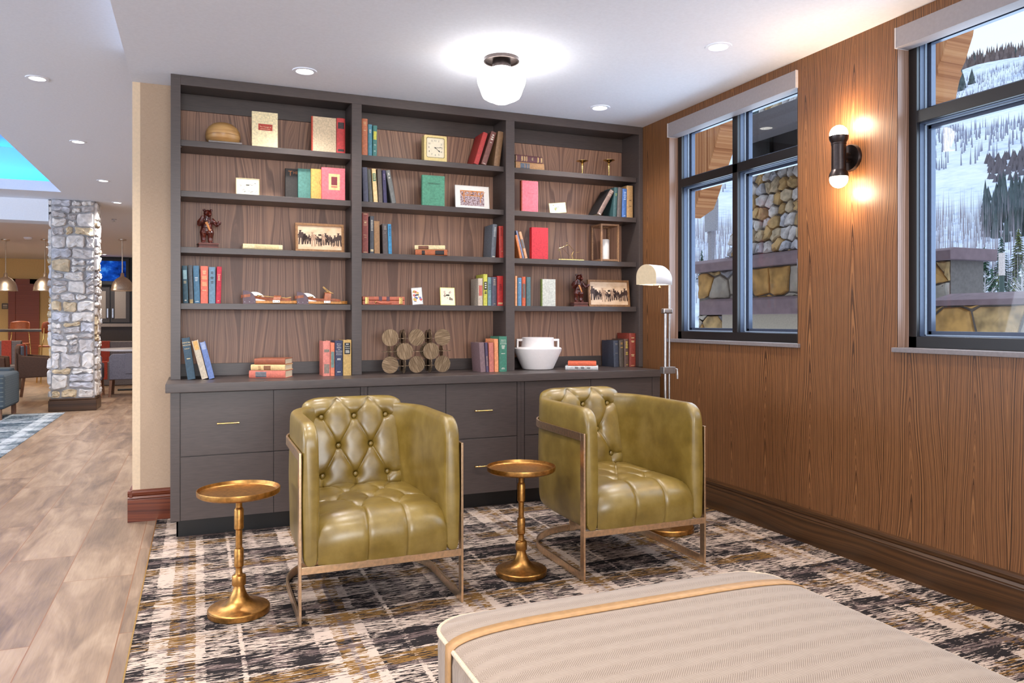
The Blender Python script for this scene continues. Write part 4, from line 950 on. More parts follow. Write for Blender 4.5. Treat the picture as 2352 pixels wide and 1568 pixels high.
# leather briefcase box
X0, X1 = uY(832.5, 5.075), uY(930, 5.075); w = X1 - X0; h = pY(880, 681, 5.075).z - SH[3]
lt = mat((184, 98, 72), .45, var=.07)
t = thing('leather_case', 'small tan leather case with brass latches on the fourth middle shelf', 'box', ((X0 + X1) / 2, 5.075, SH[3]))
MB().box(-w / 2, w / 2, 0, .15, 0, h * .53).build('case_bottom', lt, t, bevel=.004)
MB().box(-w / 2, w / 2, 0, .15, h * .56, h).build('case_lid', lt, t, bevel=.004)
for s in (-1, 1):
    l = MB().box(s * w * .40 - .012, s * w * .40 + .012, -.004, 0, h * .1, h * .92).build('latch', M['gold'], t, bevel=.003)
    MB().box(s * w * .40 - .006, s * w * .40 + .006, -.007, -.004, h * .3, h * .75).build('latch_tongue', M['gold'], l, bevel=.001)
for x in (-.035, .018): MB().box(x, x + .022, -.002, .151, h * .5, h * 1.01).build('lid_strap', mat((88, 60, 70), .5), t, bevel=.001)
MB().tube([(-.058, -.004, h * .30), (-.05, -.016, h * .32), (-.02, -.02, h * .20), (.02, -.02, h * .20), (.046, -.016, h * .24), (.052, -.004, h * .30)], [.004, .0055, .006, .006, .0055, .004], 10).build('carry_handle', lt, t, smooth=40)
MB().ball((-.056, -.006, h * .32), (.008, .004, .008), 12, 8).build('handle_ring', M['gold'], t)

# little picture tiles on easels
def tile(label, tl, tr, br, bl, z, frame, art_cols, seed, Y=5.08):
    X0 = uY(bl[0], Y); X1 = uY(br[0], Y); h = pY(tl[0], (tl[1] + tr[1]) / 2, Y).z - z; w = X1 - X0; sh = uY(tl[0], Y) - uY(bl[0], Y)
    # a tile turned on its corner of the easel: seen leaning to the left
    ry = math.atan2(sh, h) * .55
    t = thing('picture_tile', label, 'picture', (X0 + w / 2, Y, z), (0, ry, R(-14 if abs(sh) > .01 else 0)))
    w2 = w * .93; hh = h * .97; lift = abs(sin(ry)) * w2 / 2
    fr_ = MB().box(-w2 / 2, w2 / 2, 0, .008, lift, hh).build('tile_body', frame, t, bevel=.001, rot=(R(-10), 0, 0))
    MB().box(-w2 / 2 + .004, w2 / 2 - .004, -.0006, 0, lift + .004, hh - .004).build('tile_picture', mat(art_cols[0], .4, var=.04), t, rot=(R(-10), 0, 0))
    rr = random.Random(seed)
    for c in art_cols[1:]:
        ar = []
        for k in range(5):
            x = rr.uniform(-w2 * .3, w2 * .3); zz = rr.uniform(hh * .2, hh * .8); n_ = rr.choice((4, 5, 6)); r_ = rr.uniform(.006, .013)
            ar.append([(x + r_ * rr.uniform(.6, 1.3) * cos(2 * pi * i / n_), zz + r_ * rr.uniform(.5, 1.2) * sin(2 * pi * i / n_)) for i in range(n_)])
        polyart(t, 'tile_drawing', mat(c, .5), ar, -.0009 - .0001 * art_cols.index(c), (R(-10), 0, 0))
    MB().prism([(.006, hh * .6), (.009, hh * .6), (.05, lift + .002), (.047, lift + .002)], -.012, .012, 'x').build('easel_leg', mat((60, 50, 44), .6), t)
tile('small picture tile with red and blue figures, beside the leather case', (940, 656.6), (965.8, 658), (973, 700.4), (946.8, 700.4), SH[3], M['nickel'], [(232, 222, 214), (196, 90, 80), (90, 110, 160), (206, 170, 90)], 4)
tile('small yellow framed picture tile on the fourth middle shelf', (1012, 657.5), (1048, 658), (1047, 700.4), (1011, 700.4), SH[3], mat((230, 220, 130), .4, var=.02), [(238, 230, 196), (206, 180, 160), (150, 130, 110)], 9)
tile('small landscape picture tile leaning in the right bay', (1259.5, 461), (1296.5, 463.5), (1301.5, 490), (1263.5, 488), SH[1], mat((206, 196, 140), .4, var=.03), [(238, 236, 216), (150, 150, 90), (206, 214, 224)], 12)

# interlocking disc sculpture
g = G('brushed_disc_metal'); x, y, z = g.sep(); n = g.noise(g.comb(g.m('MULTIPLY', g.m('ADD', x, z), 160), g.m('MULTIPLY', g.m('SUBTRACT', x, z), 7), g.m('MULTIPLY', y, 30)), 1, 4, .7)
g.col(g.ramp(n, [(.34, (78, 62, 44)), (.52, (130, 106, 80)), (.68, (184, 158, 128))])).set(rough=.38, metal=.6); DM = g.mat
cx0, cx1 = uY(879, 4.95), uY(1036, 4.95)
t = thing('disc_sculpture', 'metal sculpture of interlocking discs on the middle worktop', 'sculpture', (uY(957, 4.96), 4.96, CT))
r_ = .0565; sx_ = .181; zc = [.0615, .1515, .243]
def disc(name, c, axis, r=r_, rot=0):
    mb = MB(); mb.lathe([(0, -.0012), (r, -.0012), (r, .0012), (0, .0012)], n=44, axis=axis, cap=False)
    o = mb.build(name, DM, t, loc=c, smooth=30)
    if rot: o.rotation_euler = (0, rot, 0)
for k, x in enumerate((-sx_, 0, sx_)):
    for z in (zc[0], zc[2]): disc('front_disc', (x, -.0, z), 'y', rot=(k - 1) * .8 + z * 6)
for x in (-sx_ / 2, sx_ / 2):
    disc('front_disc', (x, -.035, zc[1]), 'y', rot=.6); disc('front_disc', (x + .004, .055, zc[1]), 'y')
    for z in (zc[0] - .002, zc[2]): disc('side_disc', (x, .0, z), 'x'); disc('side_disc', (x, .07, z), 'x', .05)
for x in (-sx_, 0, sx_):
    disc('flat_disc', (x, -.0, zc[1]), 'z')
for z in (zc[0] - .008, zc[2] - .006):
    for x in (-sx_ / 2, sx_ / 2): disc('flat_disc', (x, .03, z), 'z', .050)
for x in (-sx_, sx_): disc('side_disc', (x, .03, zc[1]), 'x', .045)

# brass candlesticks, lantern, skier
for px, py, l in ((1337.5, 369.5, 'left of the two flared brass candlesticks on the top right shelf'), (1398.5, 368, 'right of the two flared brass candlesticks on the top right shelf')):
    P = pY(px, py, 5.16); h = P.z - SH[0]
    t = thing('candlestick', l, 'candlestick', (P.x, 5.16, SH[0]), group='flared brass candlesticks')
    MB().lathe([(.0, 0), (.030, 0), (.030, .004), (.012, .010), (.006, .018)], n=28, cap=False).build('foot', M['gold'], t, smooth=40)
    MB().lathe([(.0055, .016), (.0045, h * .45), (.0075, h * .70), (.010, h * .72), (.010, h * .80), (.007, h * .84)], n=20).build('stem', M['gold'], t, smooth=35)
    MB().lathe([(.007, h * .83), (.014, h * .90), (.034, h * .955), (.046, h * .985), (.046, h), (.030, h * .97), (.010, h * .96), (0, h * .96)], n=36, cap=False).build('drip_pan', M['gold'], t, smooth=40)
    MB().lathe([(0, h * .96), (.012, h * .96), (.012, h * 1.03), (.009, h * 1.03), (.009, h * .98), (0, h * .98)], n=20, cap=False).build('candle_cup', M['gold'], t, smooth=40)
Y = 5.085; X0, X1 = uY(1380.5, Y), uY(1422.5, Y); zt = pY(1400, 514, Y).z; w = X1 - X0; h = zt - SH[2]; b = .014
t = thing('candle_lantern', 'open wooden lantern frame on the third shelf of the right bay', 'lantern', (X0, Y, SH[2]))
lw = mat((150, 110, 78), .5, var=.14, scale=120)
for (x, y) in ((0, 0), (w - b, 0), (0, w - b), (w - b, w - b)): MB().box(x, x + b, y, y + b, 0, h).build('corner_post', lw, t, bevel=.001)
for z in (.006, h - b):
    mb = MB(); mb.box(b, w - b, 0, b, z, z + b).box(b, w - b, w - b, w, z, z + b).box(0, b, b, w - b, z, z + b).box(w - b, w, b, w - b, z, z + b); mb.build('rail', lw, t, bevel=.001)
MB().box(b, w - b, b, w - b, .010, .016).build('lantern_floor', lw, t)
c = thing('pillar_candle', 'white pillar candle inside the wooden lantern', 'candle', (X0 + w * .52, Y + w / 2, SH[2] + .0163))
ch = pY(1394, 546, Y).z - SH[2] - .02
MB().lathe([(0, 0), (.029, 0), (.030, .004), (.030, ch - .004), (.027, ch), (.020, ch - .004), (0, ch - .006)], n=32, cap=False).build('wax_body', mat((238, 230, 222), .45, var=.01), c, smooth=40)
MB().tube([(0, 0, ch - .006), (.001, 0, ch + .006)], .0012, 6).build('wick', M['black'], c)
P = pY(1310, 597, 5.10); sx = uY(1340, 5.1) - uY(1282, 5.1); k = sx / 58
t = thing('skier_figure', 'small brass wire skier figure beside the wooden lantern', 'figurine', (uY(1282, 5.10), 5.10, SH[2]))
MB().box(0, sx, -.012, .012, 0, .010).build('base_plate', M['gold'], t, bevel=.001)
def sk(px, py, y=0): return ((px - 1282) * k, y, (595 - py) * k * 1.02 + .004)
MB().tube([sk(1285, 573), sk(1290, 593), sk(1337, 592)], .0013, 6).build('ski', M['gold'], t)
MB().tube([sk(1284, 572), sk(1296, 568)], .0012, 6).build('pole', M['gold'], t); MB().tube([sk(1290, 571, -.008), sk(1308, 588, -.008)], .001, 6).build('pole', M['gold'], t)
MB().tube([sk(1321, 580), sk(1337, 577)], .001, 6).build('pole', M['gold'], t)
MB().tube([sk(1315, 592), sk(1312, 584), sk(1318, 576), sk(1306, 564), sk(1296, 568)], [.0014, .0016, .002, .0022, .0015], 8).build('wire_body', M['gold'], t)
MB().tube([sk(1318, 592, .004), sk(1314, 584, .004), sk(1318, 576)], [.0014, .0016, .002], 8).build('wire_leg', M['gold'], t)
MB().ball(sk(1302, 561), .004, 10, 8).build('head', M['gold'], t)
MB().add([sk(1280.5, 577), sk(1286, 577), sk(1284.5, 572)], [(0, 1, 2)]).build('ski_tip', mat((120, 96, 60), .5), t)

# white two-handled pot
P = pZ(1235, 851, CT); YP = 5.055
t = thing('ceramic_pot', 'matte white two-handled ceramic pot on the right worktop', 'vase', (uY(1235, YP), YP, CT))
kx = (uY(1286, YP) - uY(1186, YP)) / 2 * .98
zz = lambda py: pY(1235, py, YP).z - CT
wm = mat((236, 226, 222), .5, var=.01)
MB().lathe([(0, 0), (kx * .60, 0), (kx * .66, .006), (kx * 1.0, zz(803) - .01), (kx * 1.02, zz(800)), (kx * .98, zz(797.5)), (kx * .70, zz(796))], n=72, cap=False).build('pot_body', wm, t, smooth=35)
MB().lathe([(kx * .70, zz(797)), (kx * .68, zz(775)), (kx * .64, zz(774.5)), (kx * .64, zz(792)), (0, zz(790))], n=64, cap=False).build('neck', wm, t, smooth=35)
for s in (-1, 1):
    a = kx * .66; bq = kx * .92
    mb = MB(); z0, z1 = zz(798), zz(778)
    mb.box(min(s * a, s * bq), max(s * a, s * bq), -.018, .018, z1 - .016, z1).box(min(s * (bq - .014), s * bq), max(s * (bq - .014), s * bq), -.018, .018, z0 - .002, z1 - .014)
    o = mb.build('pot_handle', wm, t, bevel=.003); o.rotation_euler = (0, 0, R(-14))

# ================================================================== ARMCHAIRS
def seg_d(px, py, ax, ay, bx_, by):
    dx, dy = bx_ - ax, by - ay; L = dx * dx + dy * dy
    u = max(0, min(1, ((px - ax) * dx + (py - ay) * dy) / L)); return sqrt((px - ax - u * dx) ** 2 + (py - ay - u * dy) ** 2)
def tuft(px, py, btn, seg, amp=.030):
    d = 0
    for bx_, by in btn:
        r2 = (px - bx_) ** 2 + (py - by) ** 2
        if r2 < .02: d += amp * (.45 * exp(-r2 / .0002) + .55 * exp(-r2 / .0013))
    for s in seg:
        q = seg_d(px, py, *s)
        if q < .03: d += amp * (.20 * exp(-(q / .0030) ** 2) + .13 * exp(-(q / .012) ** 2))
    return d
def upath(r, ys, n=28, y0=0):
    """U seen from above: open towards -y; returns (x, y, outward normal)"""
    P = []
    for i in range(13): P.append((-r, y0 + (ys - y0) * i / 12, (-1, 0)))
    for i in range(1, n): a = pi - pi * i / n; P.append((r * cos(a), ys + r * sin(a), (cos(a), sin(a))))
    for i in range(13): P.append((r, ys + (y0 - ys) * i / 12, (1, 0)))
    return P
def armchair(label, x, y):
    root = thing('tufted_armchair', label, 'armchair', (x, y, 0), group='olive leather tufted armchairs')
    L = M['leather']; ys = .475; rc = .305; th = .031
    P = upath(rc, ys)
    # arclength for the rounded front corners
    s = [0]
    for i in range(1, len(P)): s.append(s[-1] + sqrt((P[i][0] - P[i - 1][0]) ** 2 + (P[i][1] - P[i - 1][1]) ** 2))
    T = s[-1]; rows = []
    extra = []
    # finer rows near both ends
    def at(q):
        for i in range(1, len(P)):
            if s[i] >= q - 1e-9:
                u = (q - s[i - 1]) / (s[i] - s[i - 1]); a, b = P[i - 1], P[i]
                nn = Vector((a[2][0] * (1 - u) + b[2][0] * u, a[2][1] * (1 - u) + b[2][1] * u)).normalized()
                return a[0] * (1 - u) + b[0] * u, a[1] * (1 - u) + b[1] * u, nn
    qs = [.0, .004, .010, .018, .028, .04, .055, .075, .10] + [.10 + (T - .20) * i / 44 for i in range(1, 44)]
    qs = qs + [T - v for v in [.10, .075, .055, .04, .028, .018, .010, .004, 0]]
    N = 28; vs = []; zb, zt, rt = .245, .826, .085
    for q in qs:
        X, Y, n = at(q); e = min(q, T - q)
        top = zt - (rt - sqrt(max(0, rt * rt - (rt - e) ** 2)) if e < rt else 0)
        e2 = 1 - exp(-e / .006); th_ = th * (.72 + .28 * min(1, sqrt(e / .02)))
        low = zb + .045 * (sin(pi * q / T) ** 6)
        for k in range(N):
            a = 2 * pi * k / N; c, sn = cos(a), sin(a)
            ox = th_ * (abs(c) ** .5) * (1 if c > 0 else -1)
            hz = (abs(sn) ** .12) * (1 if sn > 0 else -1)
            zz = (top + low) / 2 + (top - low) / 2 * hz
            bul = .006 * sin(pi * (zz - low) / (top - low)) * (1 if c > 0 else -1)
            vs.append((X + n.x * (ox + bul), Y + n.y * (ox + bul), zz))
    mb = MB(); m = len(qs)
    mb.add(vs, [(i * N + k, i * N + (k + 1) % N, (i + 1) * N + (k + 1) % N, (i + 1) * N + k) for i in range(m - 1) for k in range(N)] + [tuple(range(N)), tuple(range((m - 1) * N, m * N))])
    sh = mb.build('barrel_shell', L, root, smooth=50)
    st = mat((196, 178, 96), .6)
    mb = MB()
    for sx in (-1, 1):
        for o in (-.026, .026):
            mb.tube([(sx * rc + o, .005 + .0, .27 + .44 * i / 20) for i in range(21)] + [(sx * rc + o * .9, .012 + .075 * (1 - cos(i * pi / 12)), .72 + .092 * sin(i * pi / 12)) for i in range(1, 7)], .0011, 5)
    mb.build('seam_stitching', st, sh)
    # seat cushion
    hw = .277
    prof = []   # (y, z, ny, nz)
    y0, zt_, r = -.012, .425, .105
    for i in range(10): prof.append((y0 + .004 * (1 - i / 9) ** 2, .245 + (zt_ - r - .245) * i / 10))
    for i in range(17): a = i / 16 * pi / 2; prof.append((y0 + r * (1 - cos(a)), zt_ - r + r * sin(a)))
    for i in range(1, 81): prof.append((y0 + r + (.64 - r) * i / 80, zt_ - .004 * i / 80))
    ss = [0]
    for i in range(1, len(prof)): ss.append(ss[-1] + sqrt((prof[i][0] - prof[i - 1][0]) ** 2 + (prof[i][1] - prof[i - 1][1]) ** 2))
    A = .245 + .035; rowsy = [.315, .465, .62, .77]      # arclength of the button rows
    btn = []; R_ = []
    for j, a in enumerate(rowsy):
        xs = (-.072, .098) if j % 2 == 0 else (-.157, .013, .183)
        R_.append([(x_, a) for x_ in xs]); btn += R_[-1]
    seg = []
    for j in range(len(R_) - 1):
        for p in R_[j]:
            for q in R_[j + 1]:
                if abs(p[0] - q[0]) < .11: seg.append((*p, *q))
    for p in R_[0]: seg.append((p[0], 0, p[0], p[1]))
    for p in R_[1]:
        if abs(p[0]) > .1: seg.append((p[0], p[1], math.copysign(.28, p[0]), p[1] - .01))
    nx = 130; vs = []
    for i, (py, pz) in enumerate(prof):
        a, b = prof[max(0, i - 1)], prof[min(len(prof) - 1, i + 1)]
        ty, tz = b[0] - a[0], b[1] - a[1]; l = sqrt(ty * ty + tz * tz); ny, nz = -tz / l, ty / l
        for k in range(nx):
            xx = -hw + 2 * hw * k / (nx - 1); u = abs(xx) / hw
            crown = .026 * (1 - u ** 4) * min(1, ss[i] / .15) - .014 * u ** 8 * (1 if i < 27 else .4)
            d = tuft(xx, ss[i], btn, seg, .026)
            o = crown - d
            vs.append((xx, py + ny * o, pz + nz * o))
    mb = MB(); n_ = len(prof)
    mb.add(vs, [(i * nx + k, i * nx + k + 1, (i + 1) * nx + k + 1, (i + 1) * nx + k) for i in range(n_ - 1) for k in range(nx - 1)])
    seat = mb.build('seat_cushion', L, root, smooth=70, fix=False)
    for p in btn:
        for i in range(1, len(ss)):
            if ss[i] >= p[1]: break
        MB().ball((0, 0, 0), (.010, .010, .005), 12, 8).build('button', L, seat, smooth=60, loc=(p[0], prof[i][0], prof[i][1] + .004))
    MB().box(-.27, .27, .03, .60, .246, .30).build('seat_platform', L, root)
    # back cushion
    H = .465; hw = .256; T0 = .085; z0 = .40
    rows = [.085, .228, .370, .455]
    R_ = []; btn = []
    for j, a in enumerate(rows):
        xs = (-.165, -.003, .159) if j % 2 == 0 else (-.084, .078)
        R_.append([(x_, a) for x_ in xs]); btn += R_[-1]
    seg = []
    for j in range(3):
        for p in R_[j]:
            for q in R_[j + 1]:
                if abs(p[0] - q[0]) < .11: seg.append((*p, *q))
    for p in R_[0]: seg.append((p[0], p[1], p[0], -.02))
    for j in (0, 2):
        for p in (R_[j][0], R_[j][2]): seg.append((p[0], p[1], math.copysign(.27, p[0]), p[1] + .004))
    nx, nz = 120, 114; fr = []; bk = []
    tilt = .16
    for j in range(nz):
        v = -1 + 2 * j / (nz - 1)
        for k in range(nx):
            u = -1 + 2 * k / (nx - 1)
            # rounded-square outline
            uu = u * sqrt(max(0, 1 - .5 * v ** 2 * .0)); cr = 1 - .09 * max(0, v) ** 10 - .03 * max(0, -v) ** 9
            xx = u * hw * cr * (1 + .01 * (1 - v * v)); h_ = H * (v + 1) / 2
            hz = h_ - .020 * (abs(u) ** 8) * max(0, v) ** 6
            th_ = (max(0, 1 - abs(u) ** 7) ** .5) * (max(0, 1 - abs(v) ** 7) ** .5)
            d = tuft(xx, h_, btn, seg, .030) * min(1, th_ * 1.3)
            yf = -(T0 * .78 * th_ - d); yb = T0 * .5 * th_
            roll = .018 * max(0, v) ** 4
            fr.append((xx, yf + tilt * hz - roll * 0, z0 + hz)); bk.append((xx, yb + tilt * hz, z0 + hz))
    mb = MB(); q = nx * nz
    f1 = [(j * nx + k, j * nx + k + 1, (j + 1) * nx + k + 1, (j + 1) * nx + k) for j in range(nz - 1) for k in range(nx - 1)]
    mb.add(fr, f1); n0 = len(mb.v); mb.add(bk, [f[::-1] for f in f1])
    bc_ = mb.build('back_cushion', L, root, smooth=75, fix=False, loc=(0, .655, 0))
    me = bc_.data; bm = bmesh.new(); bm.from_mesh(me); bmesh.ops.remove_doubles(bm, verts=bm.verts, dist=.0004); bm.normal_update(); bm.to_mesh(me); bm.free()
    for p in btn[:-2]:
        th_ = (max(0, 1 - (abs(p[0]) / hw) ** 7) ** .5) * (max(0, 1 - abs(2 * p[1] / H - 1) ** 7) ** .5)
        MB().ball((0, 0, 0), (.0115, .006, .0115), 14, 10).build('button', L, bc_, smooth=60, loc=(p[0], -(T0 * .78 * th_ - .028) + tilt * p[1] - .004, z0 + p[1]))
    # metal frame
    C = M['champ']; ro = rc + th + .012; t2 = .005
    P = upath(ro, ys, 36, .0375)
    def band(z0_, z1_):
        vs = []
        for (X, Y, n) in P:
            for (o, z) in ((-t2, z0_), (t2, z0_), (t2, z1_), (-t2, z1_)): vs.append((X + n[0] * o, Y + n[1] * o, z))
        m = len(P); mb = MB()
        return mb.add(vs, [(i * 4 + k, i * 4 + (k + 1) % 4, (i + 1) * 4 + (k + 1) % 4, (i + 1) * 4 + k) for i in range(m - 1) for k in range(4)] + [(0, 1, 2, 3), tuple(range((m - 1) * 4, m * 4))])
    band(.673, .711).build('upper_band', C, root, bevel=.0012, seg=2)
    band(.0045, .0425).build('floor_band', C, root, bevel=.0012, seg=2)
    for sx in (-1, 1): MB().box(sx * ro - t2, sx * ro + t2, .0, .038, .0045, .711).build('front_leg', C, root, bevel=.0012)
    MB().box(-ro + t2, ro - t2, .001, .011, .213, .244).build('front_rail', C, root, bevel=.0012)
    MB().box(-.019, .019, ys + ro - t2 * 3.1, ys + ro - t2 * 1.1, .0045, .711).build('rear_leg', C, root, bevel=.0012)
    return root
armchair('olive tufted leather armchair on the left, between the two round side tables', .734, 3.178)
armchair('olive tufted leather armchair on the right, in front of the floor lamp', 2.055, 3.205)

# ================================================================== SIDE TABLES
def side_table(label, x, y):
    t = thing('pedestal_side_table', label, 'side table', (x, y, .004), group='antique brass pedestal side tables')
    B = M['brass']
    MB().lathe([(0, 0), (.122, 0), (.126, .003), (.127, .024), (.124, .028), (.121, .029), (.100, .033), (.078, .039), (.058, .049), (.044, .062), (.034, .078), (.027, .096), (.022, .113), (.0215, .121)], n=64, cap=False).build('flared_base', B, t, smooth=35)
    MB().lathe([(.0215, .119), (.028, .121), (.0285, .124), (.0285, .158), (.027, .162), (.020, .165), (.015, .169), (.0135, .176), (.0135, .194), (.018, .199), (.0195, .201), (.0195, .272), (.018, .276), (.0135, .280), (.0135, .355), (.018, .359), (.0195, .362), (.0195, .440), (.018, .445), (.0135, .452), (.013, .470), (.015, .484), (.024, .490), (.025, .505)], n=40).build('turned_stem', B, t, smooth=24)
    MB().lathe([(0, .503), (.150, .503), (.158, .505), (.168, .512), (.170, .528), (.169, .533), (.166, .533), (.163, .521), (.155, .516), (0, .515)], n=80, cap=False).build('tray_top', B, t, smooth=28)
side_table('round brass pedestal side table standing left of both armchairs', .163, 3.436)
side_table('round brass pedestal side table standing between the two armchairs', 1.473, 3.43)

# ================================================================== OTTOMAN
X0, X1, Y0, Y1 = .583, 1.70, .86, 1.985
ot = thing('upholstered_ottoman', 'large cream herringbone ottoman in the right foreground', 'ottoman', ((X0 + X1) / 2, (Y0 + Y1) / 2, 0))
hx, hy = (X1 - X0) / 2, (Y1 - Y0) / 2
def sup(u, v, c=.10):
    # square grid to rounded square
    x, y = u * hx, v * hy; ax, ay = hx - c, hy - c
    if abs(x) > ax and abs(y) > ay:
        dx, dy = (abs(x) - ax) / c, (abs(y) - ay) / c; m_ = max(dx, dy); l = sqrt(dx * dx + dy * dy)
        if l > 0: x = math.copysign(ax + dx / l * m_ * c, x); y = math.copysign(ay + dy / l * m_ * c, y)
    return x, y
def outline(c=.10, n=10, g=0):
    return [(sx * (hx - c) + (c + g) * cos(a), sy * (hy - c) + (c + g) * sin(a)) for sx, sy, a0 in ((1, 1, 0), (-1, 1, pi / 2), (-1, -1, pi), (1, -1, 3 * pi / 2)) for a in [a0 + i * pi / 2 / n for i in range(n + 1)]]
ZP = .434
def topz(u, v): return ZP + .040 * (max(0, 1 - abs(u) ** 5) ** .5) * (max(0, 1 - abs(v) ** 5) ** .5)
def tp(i, j):
    u, v = -1 + 2 * i, -1 + 2 * j
    u = math.copysign(1 - (1 - abs(u)) ** 1.6, u); v = math.copysign(1 - (1 - abs(v)) ** 1.6, v)
    x, y = sup(u, v); return (x, y, topz(u, v))
top = MB().grid(tp, 90, 90).build('top_cushion', M['herring'], ot, smooth=60, fix=False)
o = outline(); oi = outline(g=-.004); n = len(o); mb = MB()
lv = [(.075, -.004), (.09, 0), (.30, .002), (.40, .004), (.424, .0), (.434, -.006)]
vs = []
for z, gg in lv: vs += [(a, b, z) for a, b in outline(g=gg)]
mb.add(vs, [(j * n + k, j * n + (k + 1) % n, (j + 1) * n + (k + 1) % n, (j + 1) * n + k) for j in range(len(lv) - 1) for k in range(n)] + [tuple(range(n))[::-1]])
mb.build('ottoman_body', M['herring'], ot, smooth=50)
MB().tube([(a, b, ZP) for a, b in outline(g=.001)], .0065, 10, closed=True).build('piping', M['fab'], ot, smooth=60)
# leather strap over the far end
ys_ = 1.80 - (Y0 + Y1) / 2; pts = []
for i in range(13): pts.append((-hx - .008, .09 + (ZP - .09) * i / 12))
for i in range(1, 80):
    u = -1 + 2 * i / 80; u = math.copysign(1 - (1 - abs(u)) ** 1.6, u); pts.append((u * hx, topz(u, ys_ / hy) + .0035))
for i in range(13): pts.append((hx + .008, ZP - (ZP - .09) * i / 12))
pts[12] = (-hx - .007, ZP + .004); pts[-13] = (hx + .007, ZP + .004)
vs = []
for (x, z) in pts: vs += [(x, ys_ - .021, z), (x, ys_ + .021, z)]
o = MB().add(vs, [(2 * i, 2 * i + 2, 2 * i + 3, 2 * i + 1) for i in range(len(pts) - 1)]).build('leather_strap', M['strap'], ot, smooth=60)
sd = o.modifiers.new('s', 'SOLIDIFY'); sd.thickness = .003; sd.offset = 0
for sx in (-1, 1):
    for sy in (-1, 1): MB().lathe([(.022, 0), (.03, .078)], (sx * (hx - .09), sy * (hy - .09), .004), 20).build('leg', M['black'], ot, smooth=40)

# ================================================================== FLOOR LAMP
LX, LY = 2.588, 3.816
t = thing('pharmacy_floor_lamp', 'pharmacy floor lamp with white half-barrel shade behind the right armchair', 'floor lamp', (LX, LY, .004))
MB().lathe([(0, 0), (.150, 0), (.155, .003), (.155, .026), (.150, .031), (0, .033)], n=64, cap=False).build('round_base', M['brass'], t, smooth=35)
MB().tube([(-.014, 0, .03), (-.014, 0, 1.315)], .0085, 16).build('outer_pole', M['nickel'], t, smooth=40)
MB().tube([(.016, .004, .95), (.016, .004, 1.43), (.014, .003, 1.475), (.002, .0, 1.507), (-.018, -.008, 1.518), (-.045, -.018, 1.519)], .0065, 12).build('swing_arm', M['nickel'], t, smooth=40)
MB().tube([(.016, .004, .03), (.016, .004, .95)], .0065, 12).build('inner_pole', M['nickel'], t, smooth=40)
MB().box(-.034, .028, -.016, .020, 1.290, 1.320).build('pole_collar', M['nickel'], t, bevel=.006)
MB().box(-.038, .046, -.018, .022, .932, .972).build('clamp_block', M['nickel'], t, bevel=.002)
MB().tube([(.046, -.010, .962), (.056, -.018, .958), (.058, -.020, .920), (.058, -.020, .900)], [.004, .006, .006, .005], 8).build('clamp_lever', M['nickel'], t, smooth=40)
# shade: half barrel, axis along local x; open underneath
Lh, wr, hh = .165, .068, .115
def sprof(r, hgt, n=20): return [(-r, 0)] + [(-r * cos(a), hgt - r + r * sin(a)) for a in [i * pi / n for i in range(n + 1)]] + [(r, 0)]
g = G('white_shade_metal'); g.col((222, 224, 230)).set(rough=.35); SW = g.mat
g = G('warm_shade_lining'); g.col((214, 190, 140)).set(rough=.5); SL = g.mat
so = empty('lamp_shade', (-.125, -.052, 1.457), (0, 0, R(22.5)))
so.parent = t
p = sprof(wr, hh); n = len(p); mb = MB()
xs = [(-Lh / 2, 1), (Lh / 2 - .03, 1), (Lh / 2 - .012, .93), (Lh / 2 - .002, .80), (Lh / 2, .74)]
vs = []
for x, k in xs: vs += [(x, a * (1 if k == 1 else (.9 + .1 * k)), b * k) for a, b in p]
mb.add(vs, [(j * n + i, j * n + i + 1, (j + 1) * n + i + 1, (j + 1) * n + i) for j in range(len(xs) - 1) for i in range(n - 1)])
mb.add([(Lh / 2, a * .974, b * .74) for a, b in p], [tuple(range(n))])
o = mb.build('shade_shell', SW, so, smooth=40); sd = o.modifiers.new('s', 'SOLIDIFY'); sd.thickness = .0015
MB().prism(p, -Lh / 2 - .002, -Lh / 2 + .0005, 'x').build('shade_end', mat((208, 184, 146), .5, var=.02), so)
MB().ball((-.02, 0, .045), (.045, .02, .02), 14, 10).build('bulb', emit((255, 214, 160), 14, 'reading_bulb'), so, smooth=60)
lamp('reading_lamp_light', 'POINT', (0, 0, .022), 3.2, (1, .76, .48), .03, parent=so)
MB().tube([(.01, -.03, .03), (.01, -.03, -.012)], .0012, 6).ball((.01, -.03, -.016), .006, 12, 8).build('pull_chain', M['gold'], so, smooth=60)
MB().tube([(Lh / 2 - .002, 0, .062), (Lh / 2 + .03, .008, .062)], .006, 10).build('shade_stem', M['nickel'], so)

# ================================================================== WALL SCONCE
t = thing('wall_sconce', 'dark bronze wall sconce with two glowing globe bulbs', 'wall light', (W, 2.989, 2.105))
bz = M['bronze']
MB().lathe([(0, 0), (.070, 0), (.070, -.010), (.066, -.018), (.020, -.020), (0, -.020)], n=48, axis='x', cap=False).build('back_plate', bz, t, smooth=35)
MB().tube([(-.015, 0, 0), (-.085, 0, 0)], .026, 24).build('arm', bz, t, smooth=40)
MB().lathe([(.036, -.075), (.036, .062), (.038, .064), (.038, .070), (.034, .072)], (-.086, 0, 0), 32).build('cylinder_body', bz, t, smooth=35)
MB().lathe([(.034, .066), (.046, .088), (.049, .106), (.045, .107), (.03, .09)], (-.086, 0, 0), 32, cap=False).build('upper_cup', bz, t, smooth=40)
MB().lathe([(.034, -.066), (.046, -.088), (.049, -.106), (.045, -.107), (.03, -.09)], (-.086, 0, 0), 32, cap=False).build('lower_cup', bz, t, smooth=40)
be = emit((255, 232, 196), 20, 'globe_bulb_glow')
